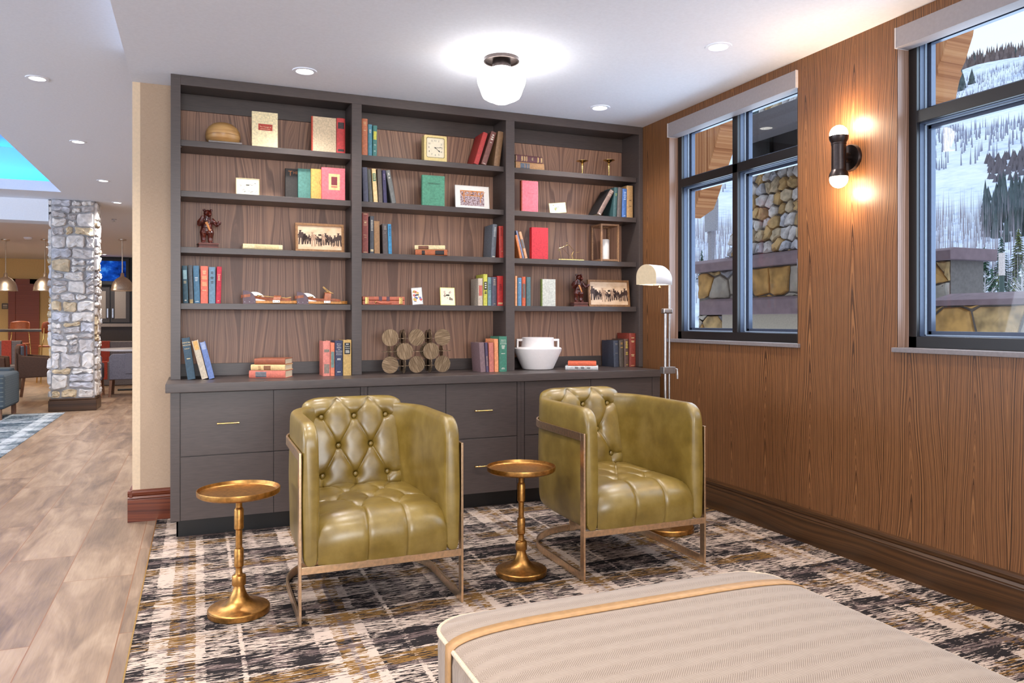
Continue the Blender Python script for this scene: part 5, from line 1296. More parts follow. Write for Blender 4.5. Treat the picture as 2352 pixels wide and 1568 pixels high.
for s in (1, -1):
    MB().ball((-.086, 0, s * .118), .045, 24, 16).build('bulb', be, t, smooth=60)
    lamp('bulb_light', 'POINT', (-.086, 0, s * .175), P_SCONCE, (1, .74, .52), .05, parent=t)

# ================================================================== STONE PILLAR IN THE HALL
def cells(w, h, seed, smin, smax):
    """irregular rectangles by repeated splitting"""
    rr = random.Random(seed); out = []; st = [(0, 0, w, h)]
    while st:
        x, y, a, b = st.pop()
        if (a > smax * 1.5 and a >= b * .9) or a > smax * 2: k = rr.uniform(.35, .65); st += [(x, y, a * k, b), (x + a * k, y, a * (1 - k), b)]
        elif b > smax or (b > smin * 1.6 and rr.random() < .62): k = rr.uniform(.35, .65); st += [(x, y, a, b * k), (x, y + b * k, a, b * (1 - k))]
        else: out.append((x, y, a, b))
    return out
def vor(w, h, seed, s, asp=1.4):
    rr = random.Random(seed); pts = []
    nx, ny = max(1, int(w / (s * asp))), max(1, int(h / s))
    for j in range(-1, ny + 1):
        for i in range(-1, nx + 2): pts.append(((i + .5 + (.5 if j % 2 else 0) - .25 + rr.uniform(-.3, .3)) * w / nx, (j + .5 + rr.uniform(-.3, .3)) * h / ny))
    out = []
    for i, p in enumerate(pts):
        poly = [(0, 0), (w, 0), (w, h), (0, h)]
        for j, q in enumerate(pts):
            if i == j or abs(p[0] - q[0]) > 4 * s * asp or abs(p[1] - q[1]) > 4 * s: continue
            mx, my = (p[0] + q[0]) / 2, (p[1] + q[1]) / 2; nx_, ny_ = q[0] - p[0], q[1] - p[1]; new = []
            for k in range(len(poly)):
                a, b = poly[k], poly[(k + 1) % len(poly)]
                da, db = (a[0] - mx) * nx_ + (a[1] - my) * ny_, (b[0] - mx) * nx_ + (b[1] - my) * ny_
                if da <= 0: new.append(a)
                if (da < 0 < db) or (db < 0 < da): t = da / (da - db); new.append((a[0] + (b[0] - a[0]) * t, a[1] + (b[1] - a[1]) * t))
            poly = new
            if len(poly) < 3: break
        if len(poly) >= 3: out.append(poly)
    return out
def ashlar(w, h, seed):
    rr = random.Random(seed); ys = [0]
    while ys[-1] < h - .12: ys.append(ys[-1] + rr.choice((.09, .13, .17, .21)) * rr.uniform(.85, 1.15))
    ys[-1] = h; out = []; ph = [rr.random() * 6 for _ in ys]
    Y = lambda k, x: 0 if k == 0 else (h if k == len(ys) - 1 else ys[k] + .014 * sin(x * 14 + ph[k]) + .008 * sin(x * 37 + ph[k] * 3))
    for k in range(len(ys) - 1):
        x = 0; hh = ys[k + 1] - ys[k]
        while x < w - .01:
            a = min(w, x + rr.uniform(.10, .27));
            if w - a < .08: a = w
            parts = [(0, 1)] if hh < .15 or rr.random() < .55 else [(0, rr.uniform(.4, .6))]
            if len(parts) == 1 and parts[0][1] < 1: parts.append((parts[0][1], 1))
            s0, s1 = (rr.uniform(-.012, .012) if x > 0 else 0), (rr.uniform(-.012, .012) if a < w else 0)
            for (p, q) in parts:
                y = lambda xx, t: Y(k, xx) + (Y(k + 1, xx) - Y(k, xx)) * t; c = min(.022, (a - x) * .18)
                P = [(x + c, y(x, p)), ((x + a) / 2, y((x + a) / 2, p)), (a - c, y(a, p)), (a + s1 * .5, y(a, p) + c * .8), (a + s1, (y(a, p) + y(a, q)) / 2), (a - s1 * .3, y(a, q) - c * .8), (a - c, y(a, q)), ((x + a) / 2, y((x + a) / 2, q)), (x + c, y(x, q)), (x - s0 * .3, y(x, q) - c * .8), (x + s0, (y(x, p) + y(x, q)) / 2), (x + s0 * .5, y(x, p) + c * .8)]
                out.append(P)
            x = a
    return out
def stonework(mb, polys, org, U, V, N, seed, gap=.012, dep=.03, nm=5, rough=.012):
    rr = random.Random(seed); org, U, V, N = Vector(org), Vector(U), Vector(V), Vector(N)
    for poly in polys:
        n0 = len(poly); cx = sum(p[0] for p in poly) / n0; cy = sum(p[1] for p in poly) / n0
        r0 = max(sqrt((p[0] - cx) ** 2 + (p[1] - cy) ** 2) for p in poly)
        if r0 < gap * 2: continue
        pts = []
        for k in range(n0):
            a, b = poly[k], poly[(k + 1) % n0]; L = sqrt((a[0] - b[0]) ** 2 + (a[1] - b[1]) ** 2); m_ = max(1, int(L / .05))
            for i in range(m_): t = (i + (0 if i else .08)) / m_; pts.append((a[0] + (b[0] - a[0]) * t, a[1] + (b[1] - a[1]) * t))
        m_ = len(pts); d = dep * rr.uniform(.6, 1.25); rings = []
        for (sh, dd, jt) in ((gap, -.01, 0), (gap * 1.05, d * .7, .35), (gap * 1.9, d, .5), (r0 * .42, d * 1.06, .5)):
            ring = []
            for (x, y) in pts:
                dx, dy = x - cx, y - cy; l = sqrt(dx * dx + dy * dy) + 1e-6; k = max(.05, 1 - sh / l)
                jx, jy, jz = rr.uniform(-1, 1) * rough * jt, rr.uniform(-1, 1) * rough * jt, rr.uniform(-1, 1) * rough * jt
                ring.append(org + U * (cx + dx * k + jx) + V * (cy + dy * k + jy) + N * (dd + jz))
            rings.append(ring)
        vs = [v for r_ in rings for v in r_] + [org + U * cx + V * cy + N * d * 1.1]
        fs = [(j * m_ + k, j * m_ + (k + 1) % m_, (j + 1) * m_ + (k + 1) % m_, (j + 1) * m_ + k) for j in range(3) for k in range(m_)] + [(3 * m_ + k, 3 * m_ + (k + 1) % m_, 4 * m_) for k in range(m_)]
        mb.add(vs, fs, rr.choice((0, 0, 1, 2, 3, 3, 4)))
t = thing('stone_pillar', 'rough pale stone pillar rising to the hall ceiling', 'pillar', (-1.6, 12.28, 0))
cx0, cx1, cy0, cy1 = -1.86, -1.335, 12.04, 12.52
jit = lambda c, s: [[(x + random.Random(hash((round(x, 3), round(y, 3), s))).uniform(-.014, .014), y + random.Random(hash((round(y, 3), round(x, 3), s + 1))).uniform(-.014, .014)) for x, y in ((a, b), (a + w_, b), (a + w_, b + h_), (a, b + h_))] for a, b, w_, h_ in c]
mb = MB(); mb.box(cx0, cx1, cy0, cy1, .17, HL, 5)
stonework(mb, ashlar(cx1 - cx0, HL - .18, 4), (cx0, cy0, .18), (1, 0, 0), (0, 0, 1), (0, -1, 0), 7, gap=.013, dep=.038, rough=.022)
stonework(mb, ashlar(cy1 - cy0, HL - .18, 9), (cx1, cy0, .18), (0, 1, 0), (0, 0, 1), (1, 0, 0), 8, gap=.013, dep=.038, rough=.022)
stonework(mb, ashlar(cy1 - cy0, HL - .18, 19), (cx0, cy1, .18), (0, -1, 0), (0, 0, 1), (-1, 0, 0), 8, gap=.013, dep=.038, rough=.022)
o = mb.build('stone_cladding', STONE, t, smooth=22); o.matrix_parent_inverse = Matrix.Translation(-t.location)
o = MB().box(cx0 - .03, cx1 + .03, cy0 - .04, cy1 + .04, 0, .15).box(cx0 - .02, cx1 + .02, cy0 - .03, cy1 + .03, .15, .175).build('wood_plinth', M['base'], t, bevel=.006); o.matrix_parent_inverse = Matrix.Translation(-t.location)

# second rug and sofa
t = flat('floor_lounge_carpet', M['carpet2'], -8, -1.66, 1, 11.85, .004, .02)
sf = mat((92, 104, 112), .9, var=.12, scale=30)
g = G('teal_tweed'); x, y, z = g.sep(); v = g.m('MULTIPLY', g.m('SINE', g.m('MULTIPLY', y, 110)), g.m('SINE', g.m('MULTIPLY', z, 110))); g.col(g.ramp(v, [(.80, (66, 76, 84)), (.95, (116, 122, 118))])).set(rough=.9); sf = g.mat
t = thing('lounge_sofa', 'teal grey upholstered sofa end at the left edge', 'sofa', (-3.0, 12.0, 0))
def pb(name, m, *a, parent=None, bevel=0):
    o = bx(name, m, *a, parent, bevel, seg=3); o.matrix_parent_inverse = Matrix.Translation(-parent.location); return o
pb('sofa_arm', sf, -2.62, -2.22, 11.15, 12.0, .14, .58, parent=t, bevel=.04)
pb('sofa_seat', sf, -4.4, -2.62, 11.2, 12.0, .14, .42, parent=t, bevel=.04)
pb('sofa_back', sf, -4.4, -2.3, 11.9, 12.15, .14, .62, parent=t, bevel=.04)
wl = mat((120, 80, 56), .5, var=.1)
for (a, b) in ((-2.32, 11.2), (-2.32, 12.0), (-4.3, 11.2)): pb('sofa_leg', wl, a, a + .05, b, b + .05, 0, .15, parent=t)

# dining chairs and tables
def tub_chair(label, x, y, rz, outer, inner, stripe, grp='upholstered dining tub chairs'):
    t = thing('tub_chair', label, 'chair', (x, y, 0), (0, 0, rz), grp)
    w, d = .30, .29                                     # faces -y
    mo, mi, ms = mat(outer, .85, var=.08), mat(inner, .85, var=.06), mat(stripe, .8, var=.05)
    MB().box(-w + .04, w - .04, -d, d - .06, .36, .47).build('seat', mi, t, bevel=.03, seg=3)
    mb = MB(); mb.prism([(-w, .34), (w, .34), (w, .80), (w - .05, .86), (-w + .05, .86), (-w, .80)], d - .10, d - .03, 'y')
    mb.build('backrest', mo, t, bevel=.02, seg=3)
    MB().box(-w + .06, w - .06, d - .125, d - .09, .46, .845).build('inner_back', mi, t, bevel=.015)
    MB().box(-.075, .06, d - .13, d - .02, .46, .866).build('back_stripe', ms, t, bevel=.006)
    for s in (-1, 1):
        MB().prism([(-d, .36), (d - .05, .34), (d - .03, .80), (d - .12, .70), (-d + .02, .655)], min(s * w, s * (w - .06)), max(s * w, s * (w - .06)), 'x').build('arm', mo, t, bevel=.018, seg=3)
        for (yy, k) in ((-d + .05, -.02), (d - .08, .05)):
            MB().add([(s * (w - .03) + a + (s * .02 if c < .1 else 0), yy + b + (k if c < .1 else 0), c) for c in (.0, .37) for a, b in ((-.02, -.02), (.02, -.02), (.02, .02), (-.02, .02))], [(0, 1, 2, 3), (4, 5, 6, 7), (0, 1, 5, 4), (1, 2, 6, 5), (2, 3, 7, 6), (3, 0, 4, 7)]).build('leg', wl, t)
    return t
BR, BG, OR, GY = (86, 62, 50), (124, 132, 150), (160, 60, 42), (104, 102, 114)
tub_chair('brown tub chair with blue-grey inside and orange stripe, left of the pillar', -2.40, 14.25, R(92), BR, BG, OR)
tub_chair('brown tub chair cut by the left edge, behind the sofa', -3.15, 14.6, R(95), BR, (120, 110, 110), OR)
tub_chair('grey tub chair half hidden by the right side of the stone pillar', -1.74, 14.1, R(182), GY, GY, GY).scale = (1, 1, .82)
tub_chair('grey tub chair between the pillar and the beige wall', -1.04, 14.2, R(180), GY, GY, GY).scale = (1, 1, .82)
def cafe_table(label, x, y, r, top, h=.75):
    t = thing('pedestal_dining_table', label, 'table', (x, y, 0), group='round dining tables')
    MB().lathe([(0, h - .03), (r, h - .03), (r + .005, h - .015), (r, h), (0, h)], n=48, cap=False).build('table_top', mat(top, .3, var=.03), t, smooth=35)
    MB().lathe([(.035, .03), (.035, h - .03)], n=20).build('table_column', M['black'], t)
    MB().box(-.32, .32, -.05, .05, 0, .03).box(-.05, .05, -.32, .32, 0, .03).build('cross_base', M['black'], t, bevel=.01)
cafe_table('white topped dining table right of the pillar, between grey chairs', -1.0, 15.2, .62, (204, 200, 206))
cafe_table('white topped dining table at the left edge of the frame', -3.5, 13.4, .38, (220, 214, 206), h=.78)
# banquettes with orange stripes
def bench(label, x0, x1, y, h0, h1):
    t = thing('banquette', label, 'bench', ((x0 + x1) / 2, y, 0), group='striped banquettes')
    pb('bench_seat', mat((112, 104, 104), .85), x0, x1, y, y + .5, .0, .45, parent=t, bevel=.02)
    pb('bench_back', mat((112, 104, 104), .85), x0, x1, y + .42, y + .56, .42, h1, parent=t, bevel=.02)
    for k in range(1, int((x1 - x0) / .55) + 1):
        xx = x0 + k * .55 - .3; pb('orange_stripe', mat(OR, .8), xx, xx + .15, y + .405, y + .565, .455, h1 + .005, parent=t)
        pb('orange_stripe', mat(OR, .8), xx, xx + .15, y - .006, y + .41, .12, .456, parent=t)
bench('grey banquette with orange stripes behind the grey tub chairs', -2.0, -.2, 16.4, .45, .84)
bench('grey banquette with orange stripes left of the stone pillar', -5.2, -3.0, 15.9, .45, .88)
# communal table and bentwood chairs
t = thing('communal_table', 'long dark high dining table in front of the yellow wall', 'table', (-3.4, 18.6, 0))
pb('long_top', mat((52, 44, 42), .3), -5.4, -2.3, 18.1, 19.1, 1.02, 1.07, parent=t, bevel=.005)
for (a, b) in ((-5.2, 18.2), (-5.2, 18.95), (-2.45, 18.2), (-2.45, 18.95)): pb('leg', M['black'], a, a + .06, b, b + .06, 0, 1.02, parent=t)
def bent_chair(label, x, y, rz):
    t = thing('bentwood_bar_chair', label, 'chair', (x, y, 0), (0, 0, rz), 'bentwood bar chairs')
    wd = mat((146, 74, 38), .4, var=.1)
    def bk(u, v):
        a = (u - .5) * 1.5; k = 1 - abs(2 * v - 1) ** 3 * .12
        return (.27 * sin(a) * k, .26 * cos(a) - .06 + (v - .5) * .06, 1.0 + v * .24 * (1 - .12 * abs(2 * u - 1) ** 3))
    o = MB().grid(bk, 20, 10).build('backrest', wd, t, smooth=60); s = o.modifiers.new('s', 'SOLIDIFY'); s.thickness = .016
    MB().prism([(.21 * (abs(cos(a)) ** .7) * math.copysign(1, cos(a)), .2 * (abs(sin(a)) ** .7) * math.copysign(1, sin(a))) for a in [i * pi / 14 for i in range(28)]], .72, .75).build('seat', wd, t, bevel=.006)
    for s in (-1, 1):
        MB().tube([(s * .15, .16, 1.10), (s * .17, .20, .9), (s * .19, .16, .73), (s * .22, .22, .0)], .012, 10).build('leg', M['gold'], t, smooth=60)
        MB().tube([(s * .17, -.17, .73), (s * .21, -.21, .0)], .012, 10).build('leg', M['gold'], t, smooth=60)
    MB().tube([(-.20, -.20, .28), (.20, -.20, .28)], .009, 8).build('foot_rail', M['gold'], t)
bent_chair('wooden bar chair with brass legs just left of the stone pillar', -2.72, 17.6, R(200))
bent_chair('wooden bar chair with brass legs at the left edge of the frame', -3.62, 17.4, R(150))
bent_chair('wooden bar chair seen over the high table between the pendants', -3.65, 19.6, 0)
bent_chair('wooden bar chair on the far side of the high table, far left', -4.25, 19.6, 0)

# pendants
def pendant(label, px):
    Z = HL; P = pZ(px, 549.5, Z)
    t = thing('dome_pendant_lamp', label, 'pendant light', (P.x, P.y, Z), group='brushed metal dome pendants')
    d = P.x * sin(TH) + P.y * cos(TH); zb = CH - (668 - HY) * -1 * 0 + (HY - 668) * d / F - Z
    s = 46 / F * d / 2
    MB().lathe([(0, 0), (.075, 0), (.075, -.022), (.02, -.03), (0, -.03)], n=24, cap=False).build('canopy', M['pendant'], t, smooth=40)
    MB().tube([(0, 0, -.02), (0, 0, zb + s * 1.75)], .011, 8).build('rod', M['pendant'], t)
    k = s
    o = MB().lathe([(.05 * k, zb + 1.78 * k), (.13 * k, zb + 1.74 * k), (.15 * k, zb + 1.45 * k), (.24 * k, zb + 1.36 * k), (.42 * k, zb + 1.26 * k), (.62 * k, zb + 1.10 * k), (.80 * k, zb + .86 * k), (.92 * k, zb + .56 * k), (.98 * k, zb + .25 * k), (k, zb + .04 * k), (1.03 * k, zb)], n=40, cap=False).build('dome_shade', M['pendant'], t, smooth=60)
    q = o.modifiers.new('s', 'SOLIDIFY'); q.thickness = .006
    MB().lathe([(0, zb + .02), (.95 * k, zb + .02)], n=32, cap=False).build('diffuser', emit((255, 226, 180), 5, 'pendant_glow'), t)
    lamp('pendant_beam', 'SPOT', (0, 0, zb), 40, (1, .84, .62), .1, parent=t, spot=R(140))
pendant('brushed metal dome pendant at the far left edge', 13); pendant('brushed metal dome pendant touching the left side of the stone pillar', 103.5); pendant('brushed metal dome pendant in front of the television', 281)

# far wall: door, sign, television wall
yF = FAR - .02
def on_far(px, py, Y=yF): return pY(px, py, Y)
a, b = on_far(20, 640), on_far(91, 640)
t = struct(empty('door_1', (a.x, yF, 0)))
dw = b.x - a.x; dh = a.z
MB().box(0, .16, -.06, .0, 0, dh).box(dw - .22, dw, -.06, .0, 0, dh).box(0, dw, -.06, .0, dh - .13, dh).build('door_frame', M['door'], t)
MB().box(.16, dw - .22, -.03, .0, 0, dh - .13).build('door_leaf', M['door'], t)
MB().box(.26, .29, -.09, -.03, .98, 1.01).box(.26, .40, -.10, -.08, .98, 1.01).build('door_handle', M['chrome'], t)
a = on_far(12, 703); t = thing('door_sign', 'small dark square door sign left of the brown door', 'sign', (a.x, yF, a.z))
MB().box(-.075, .075, -.015, 0, -.075, .075).build('sign_plate', mat((86, 76, 66), .5), t); MB().box(-.05, .05, -.018, -.014, -.01, .045).box(-.05, .05, -.018, -.014, -.05, -.03).build('sign_lettering', mat((190, 176, 150), .5), t)
# television unit
YT = 22.4
x0, x1 = pY(215, 600, YT).x, pY(330, 600, YT).x
t = thing('television_wall_unit', 'dark wall unit with frosted cabinet doors under the television', 'cabinet', ((x0 + x1) / 2, YT, 0))
zc0, zc1 = pY(265, 740, YT).z, pY(265, 660, YT).z
pb('unit_body', M['black'], x0, x1, YT, YT + .6, 0, HL, parent=t)
pb('unit_counter', mat((120, 110, 104), .3), x0, x1, YT - .5, YT, pY(265, 750, YT - .5).z, pY(265, 743, YT - .5).z, parent=t)
pb('lower_front', mat((44, 36, 34), .4), x0, x1, YT - .42, YT, 0, pY(265, 750, YT - .5).z, parent=t)
fg = mat((120, 108, 98), .3, var=.03)
for (l, r) in ((208, 252), (255, 298)):
    xl, xr = pY(l, 700, YT).x, pY(r, 700, YT).x
    d = pb('door_panel', mat((46, 40, 38), .4), xl, xr, YT - .03, YT, zc0, zc1, parent=t)
    o = bx('frosted_glass', fg, xl + .09, xr - .09, YT - .036, YT - .028, zc0 + .1, zc1 - .1, d)
    hx_ = (xr - .045) if l == 208 else xl + .045
    o = bx('handle', M['chrome'], hx_ - .015, hx_ + .015, YT - .06, YT - .03, zc0 + .12, zc0 + .36, d)
xl, xr = pY(205, 620, YT).x, pY(297.5, 620, YT).x; z0, z1 = pY(250, 650, YT).z, pY(250, 597, YT).z
g = G('screen_picture'); n = g.noise(g.scale(g.pos(), 2.2, 1, 2.6), 1, 4, .6); x, y, z = g.sep()
e = g.n('Emission'); g.l(g.ramp(n, [(.36, (10, 20, 60)), (.52, (20, 70, 170)), (.66, (70, 150, 240))]), e.inputs[0]); e.inputs[1].default_value = .9; g.l(e.outputs[0], g.out.inputs[0])
t = thing('television', 'wall-mounted television showing a blue picture', 'television', ((xl + xr) / 2, YT - .1, z0))
pb('television_housing', M['black'], xl, xr, YT - .09, YT - .01, z0 - .05, z1 + .05, parent=t, bevel=.01)
pb('screen', g.mat, xl + .08, xr - .08, YT - .098, YT - .088, z0 + .05, z1 - .03, parent=t)
mb = MB(); rr = random.Random(2); xx = xl + .15
while xx < xr - .9: l = rr.uniform(.03, .09); mb.box(xx, xx + l, YT - .101, YT - .097, z0 + .07, z0 + .10); xx += l + .03
o = mb.build('caption_strip', mat((200, 210, 220), .5), t); o.matrix_parent_inverse = Matrix.Translation(-t.location)

# ================================================================== OUTSIDE THE WINDOWS
# battered stone chimney base with ledges (seen by the first window)
XA = 5.5
def at(px, py, X=XA): return pX(px, py, X)
t = thing('stone_chimney', 'battered fieldstone chimney with brown ledges outside the first window', 'chimney', (XA, 6.5, 0))
def own(o): o.matrix_parent_inverse = Matrix.Translation(-t.location); return o
yl = at(1598, 620).y; yr = 5.3
zu1, zu0 = at(1700, 588).z, at(1700, 617).z          # upper ledge
zl1, zl0 = at(1700, 684).z, at(1700, 722).z          # lower ledge
S2 = STONE2
mb = MB(); mb.box(XA + .05, XA + .85, yr, yl, zl0 - .1, zu0, 5)
stonework(mb, vor(yl - yr, zu0 - zl1, 3, .26, 1.2), (XA + .05, yl, zl1), (0, -1, 0), (0, 0, 1), (-1, 0, 0), 5, gap=.014, dep=.03, rough=.008)
own(mb.build('stone_base', S2, t, smooth=25))
own(MB().prism([(XA - .10, zu0), (XA + .88, zu0), (XA + .88, zu1), (XA + .02, zu1), (XA - .10, zu1 - .05)], yr - .1, yl + .10, 'y').build('upper_ledge', M['cap'], t, bevel=.008))
yl2 = at(1622, 700).y
own(MB().prism([(XA - .10, zl0), (XA + .3, zl0), (XA + .3, zl1), (XA + .02, zl1), (XA - .10, zl1 - .03)], yr - .1, yl2, 'y').build('lower_ledge', M['cap'], t, bevel=.008))
own(MB().box(XA + .02, XA + .5, yr, at(1655, 740).y, .0, zl0).build('stucco_panel', M['stucco'], t))
mb = MB(); mb.box(XA + .05, XA + .5, at(1655, 740).y, yl, .0, zl0, 5)
stonework(mb, vor(yl - at(1655, 740).y, zl0 - .3, 13, .24, 1.1), (XA + .05, yl, .3), (0, -1, 0), (0, 0, 1), (-1, 0, 0), 15, gap=.014, dep=.03, rough=.008)
own(mb.build('corner_stones', S2, t, smooth=25))
# battered shaft
y_b = at(1660, 586).y; y_t = at(1690, 400).y; zt_ = at(1750, 385).z + .9
mb = MB(); H_ = zt_ - zu1
mb.add([(XA + .08, yr, zu1), (XA + .84, yr, zu1), (XA + .84, y_b - .02, zu1), (XA + .08, y_b - .02, zu1), (XA + .30, yr, zt_), (XA + .7, yr, zt_), (XA + .7, y_b - .42, zt_), (XA + .30, y_b - .42, zt_)], [(0, 1, 2, 3), (4, 5, 6, 7), (0, 1, 5, 4), (1, 2, 6, 5), (2, 3, 7, 6), (3, 0, 4, 7)], 5)
pol = vor(y_b - yr, H_, 23, .125, 1.05)
pol = [[(u + v / H_ * .40 * (1 - u / (y_b - yr)), v) for u, v in p] for p in pol]
stonework(mb, pol, (XA + .08, y_b, zu1), (0, -1, 0), (.22 / H_, 0, 1), (-1, 0, 0), 25, gap=.012, dep=.07, rough=.02)
own(mb.build('stone_shaft', [STONE[0], STONE[1], STONE[2], STONE2[2], STONE[3], STONE2[5]], t, smooth=25))
# porch roof over it
t = thing('porch_roof', 'grey porch roof with boarded soffit outside the first window', 'roof', (XA, 6, 3))
gm = mat((96, 90, 92), .7, var=.05); gd = mat((58, 54, 56), .7, var=.05)
ze0, ze1 = at(1740, 318, 5.1).z, at(1740, 268, 5.1).z
own(MB().box(5.0, 5.2, 5.2, at(1648, 320, 5.1).y, ze0, ze1).build('fascia_beam', gm, t, bevel=.01))
own(MB().box(5.2, 6.4, 5.2, at(1648, 320, 5.1).y - .1, ze0 + .10, ze0 + .14).build('soffit', gm, t))
own(MB().box(5.45, 5.55, 5.2, at(1716, 340, 5.4).y, at(1750, 362, 5.5).z, ze0 + .12).build('louvred_screen', gd, t))
mb = MB()
for k in range(5): mb.box(5.40, 5.46, 5.3 + k * .42, 5.35 + k * .42, at(1750, 362, 5.5).z, ze0 + .12)
own(mb.build('screen_battens', M['black'], t))
own(MB().box(5.3, 5.42, 5.2, at(1690, 400, 5.35).y, at(1750, 392, 5.35).z, at(1750, 368, 5.35).z).build('lower_beam', gm, t))
dl = at(1752, 291, 5.9); lt_ = thing('porch_downlight', 'warm round downlight glowing under the porch roof outside', 'ceiling light', (5.75, pX(1752, 291, 5.75).y, ze0 + .098))
MB().lathe([(0, -.003), (.10, -.003), (.105, 0)], n=32, cap=False).build('lens', emit((255, 190, 110), 1.4, 'porch_lens_glow'), lt_)
# timber brackets
def bracket(label, X, pts, wdt=.22):
    t = thing('timber_bracket', label, 'timber bracket', (X, pX(*pts[0], X).y, 0))
    P = [pX(a, b, X) for a, b in pts]
    o = MB().prism([(p.y, p.z) for p in P], X, X + wdt, 'x').build('curved_brace', M['timber'], t, bevel=.01); o.matrix_parent_inverse = Matrix.Translation(-t.location)
bracket('curved orange timber brace outside the first window', 4.35, [(1566, 250), (1664, 250), (1655, 290), (1640, 345), (1622, 400), (1606, 450), (1596, 478), (1566, 500)])
bracket('orange timber brace with notched edge outside the second window', 4.35, [(2080, -60), (2196, -40), (2181, 70), (2172, 100), (2163, 132), (2153, 153), (2157, 158), (2150, 176), (2141, 222), (2120, 240), (2080, 260)])
# lamp post / sign silhouette
t = thing('trail_sign_post', 'grey sign board on a post outside the first window', 'sign', (9.0, pX(1628, 600, 9.0).y, 0))
a, b, c = pX(1617, 460, 9.0), pX(1645, 528, 9.0), pX(1624, 600, 9.0)
own(MB().box(9.0, 9.06, b.y, a.y, b.z, a.z).build('sign_board', mat((150, 146, 150), .7), t, bevel=.02)); own(MB().box(9.06, 9.14, c.y - .05, c.y + .05, 0, a.z + .02).build('post', mat((140, 134, 138), .7), t))
# parapet wall seen by the second window
XP = 6.5
t = thing('stone_parapet', 'low stone parapet with brown coping outside the second window', 'wall', (XP, 3, 0))
zc1_, zc0_ = at(2250, 687, XP).z, at(2250, 700, XP).z
ya, yb_ = 5.2, .5
mb = MB(); mb.box(XP + .08, XP + .5, yb_, ya, 0, zc0_, 5)
stonework(mb, vor(ya - yb_, zc0_ - .35, 33, .30, 1.6), (XP + .08, ya, .35), (0, -1, 0), (0, 0, 1), (-1, 0, 0), 35, gap=.016, dep=.03, rough=.006, nm=3)
own(mb.build('parapet_stones', [STONE2[0], STONE2[2], STONE2[0], STONE2[2], STONE2[3], STONE2[5]], t, smooth=25))
mb = MB()
for k in range(5): y0_ = yb_ + k * .94; mb.prism([(XP, zc0_), (XP + .6, zc0_), (XP + .6, zc1_ + .07), (XP + .3, zc1_ + .07), (XP, zc1_)], y0_ + .004, y0_ + .936, 'y')
own(mb.build('coping', M['cap'], t, bevel=.005))
t = thing('stone_gate_pier', 'stone pier with brown cap at the left of the second window view', 'pillar', (7.5, 6, 0))
a, b = pX(2190, 567, 7.5), pX(2190, 595, 7.5)
own(MB().prism([(7.45, b.z), (8.2, b.z), (8.2, a.z), (7.52, a.z), (7.45, a.z - .03)], a.y, a.y + 1.6, 'y').build('pier_cap', M['cap'], t, bevel=.008))
c = pX(2172, 600, 7.5); mb = MB(); mb.box(7.58, 8.1, c.y, c.y + 1.4, 0, b.z, 5)
stonework(mb, vor(1.4, b.z - .6, 43, .22, 1.2), (7.58, c.y + 1.4, .6), (0, -1, 0), (0, 0, 1), (-1, 0, 0), 45, gap=.014, dep=.05, rough=.015)
own(mb.build('pier_stones', S2, t, smooth=25))
# ground and mountain
def rnd(x, y): return random.Random(int(x * 73856093) ^ int(y * 19349663)).random()
from mathutils import noise as mn
def hz(r, a):
    """height of the hillside at distance r and bearing a (radians from +Y towards +X)"""
    ridge = .292 + .05 * (a - R(55)) - .006 * cos((a - R(45)) * 9)
    n = mn.noise(Vector((r / 160 * sin(a), r / 160 * cos(a), .3))) * .06 + mn.noise(Vector((r / 60 * sin(a), r / 60 * cos(a), 4.3))) * .02
    if r < 130: return -1.2 + .6 * n * r / 10 + r * .006
    k = (r - 130) / 1070; top = 1200 * ridge
    base = top * (k ** 1.05) if k <= 1 else top * (1 - (k - 1) * .6)
    return base - .4 + n * r * .35 * min(1, k * 3)
g = G('snowy_hillside'); x, y, z = g.sep()
n1 = g.noise(g.scale(g.pos(), .02, .02, .02), 1, 4, .6); n2 = g.noise(g.scale(g.pos(), .25, .25, .05), 1, 4, .7)
q = g.m('ADD', g.m('MULTIPLY', n1, .5), g.m('MULTIPLY', n2, .5))
g.col(g.ramp(q, [(.36, (176, 188, 214)), (.46, (220, 228, 244)), (.6, (240, 244, 250))])).set(rough=1, spec=0)
def hp(u, v):
    a = R(18 + 74 * u); r = 4 + 6 * v + 1390 * v ** 2.2
    if r < 12: return (r * sin(a) + 5, r * cos(a), -.6)
    return (r * sin(a) + 5 * (1 - v), r * cos(a), hz(r, a))
ground = MB().grid(hp, 120, 120).build('snowy_hillside', g.mat, smooth=80)
tag(ground, 'snow covered mountainside rising beyond the windows', 'mountain'); ground['kind'] = 'structure'
def stuff_trees(name, label, n, seed, rmin, rmax, cond, hgt, wid, m, sides=4, layers=1):
    rr = random.Random(seed); mb = MB(); c = 0; tries = 0
    while c < n and tries < n * 12:
        tries += 1
        a = R(rr.uniform(22, 72)); r = sqrt(rr.uniform(rmin ** 2, rmax ** 2))
        nn = mn.noise(Vector((r / 130 * sin(a), r / 130 * cos(a), 7.7)))
        if not cond(r, a, nn): continue
        X, Y, Z = r * sin(a), r * cos(a), hz(r, a); h = hgt * rr.uniform(.6, 1.3) ; w = wid * rr.uniform(.7, 1.3)
        for l in range(layers):
            zb = Z - 1 + h * l * .3; zt = Z + h * (.5 + .5 * (l + 1) / layers); ww = w * (1 - .25 * l)
            vs = [(X + ww * cos(2 * pi * k / sides + c), Y + ww * sin(2 * pi * k / sides + c), zb) for k in range(sides)] + [(X, Y, zt)]
            mb.add(vs, [(k, (k + 1) % sides, sides) for k in range(sides)])
        c += 1
    o = mb.build(name, m, fix=False); tag(o, label, 'trees', kind='stuff'); return o
tg = mat((150, 150, 164), 1, var=.1, spec=0, scale=.1); td = mat((84, 92, 90), 1, var=.2, spec=0, scale=.2); tb = mat((120, 104, 100), 1, var=.15, spec=0, scale=.2)
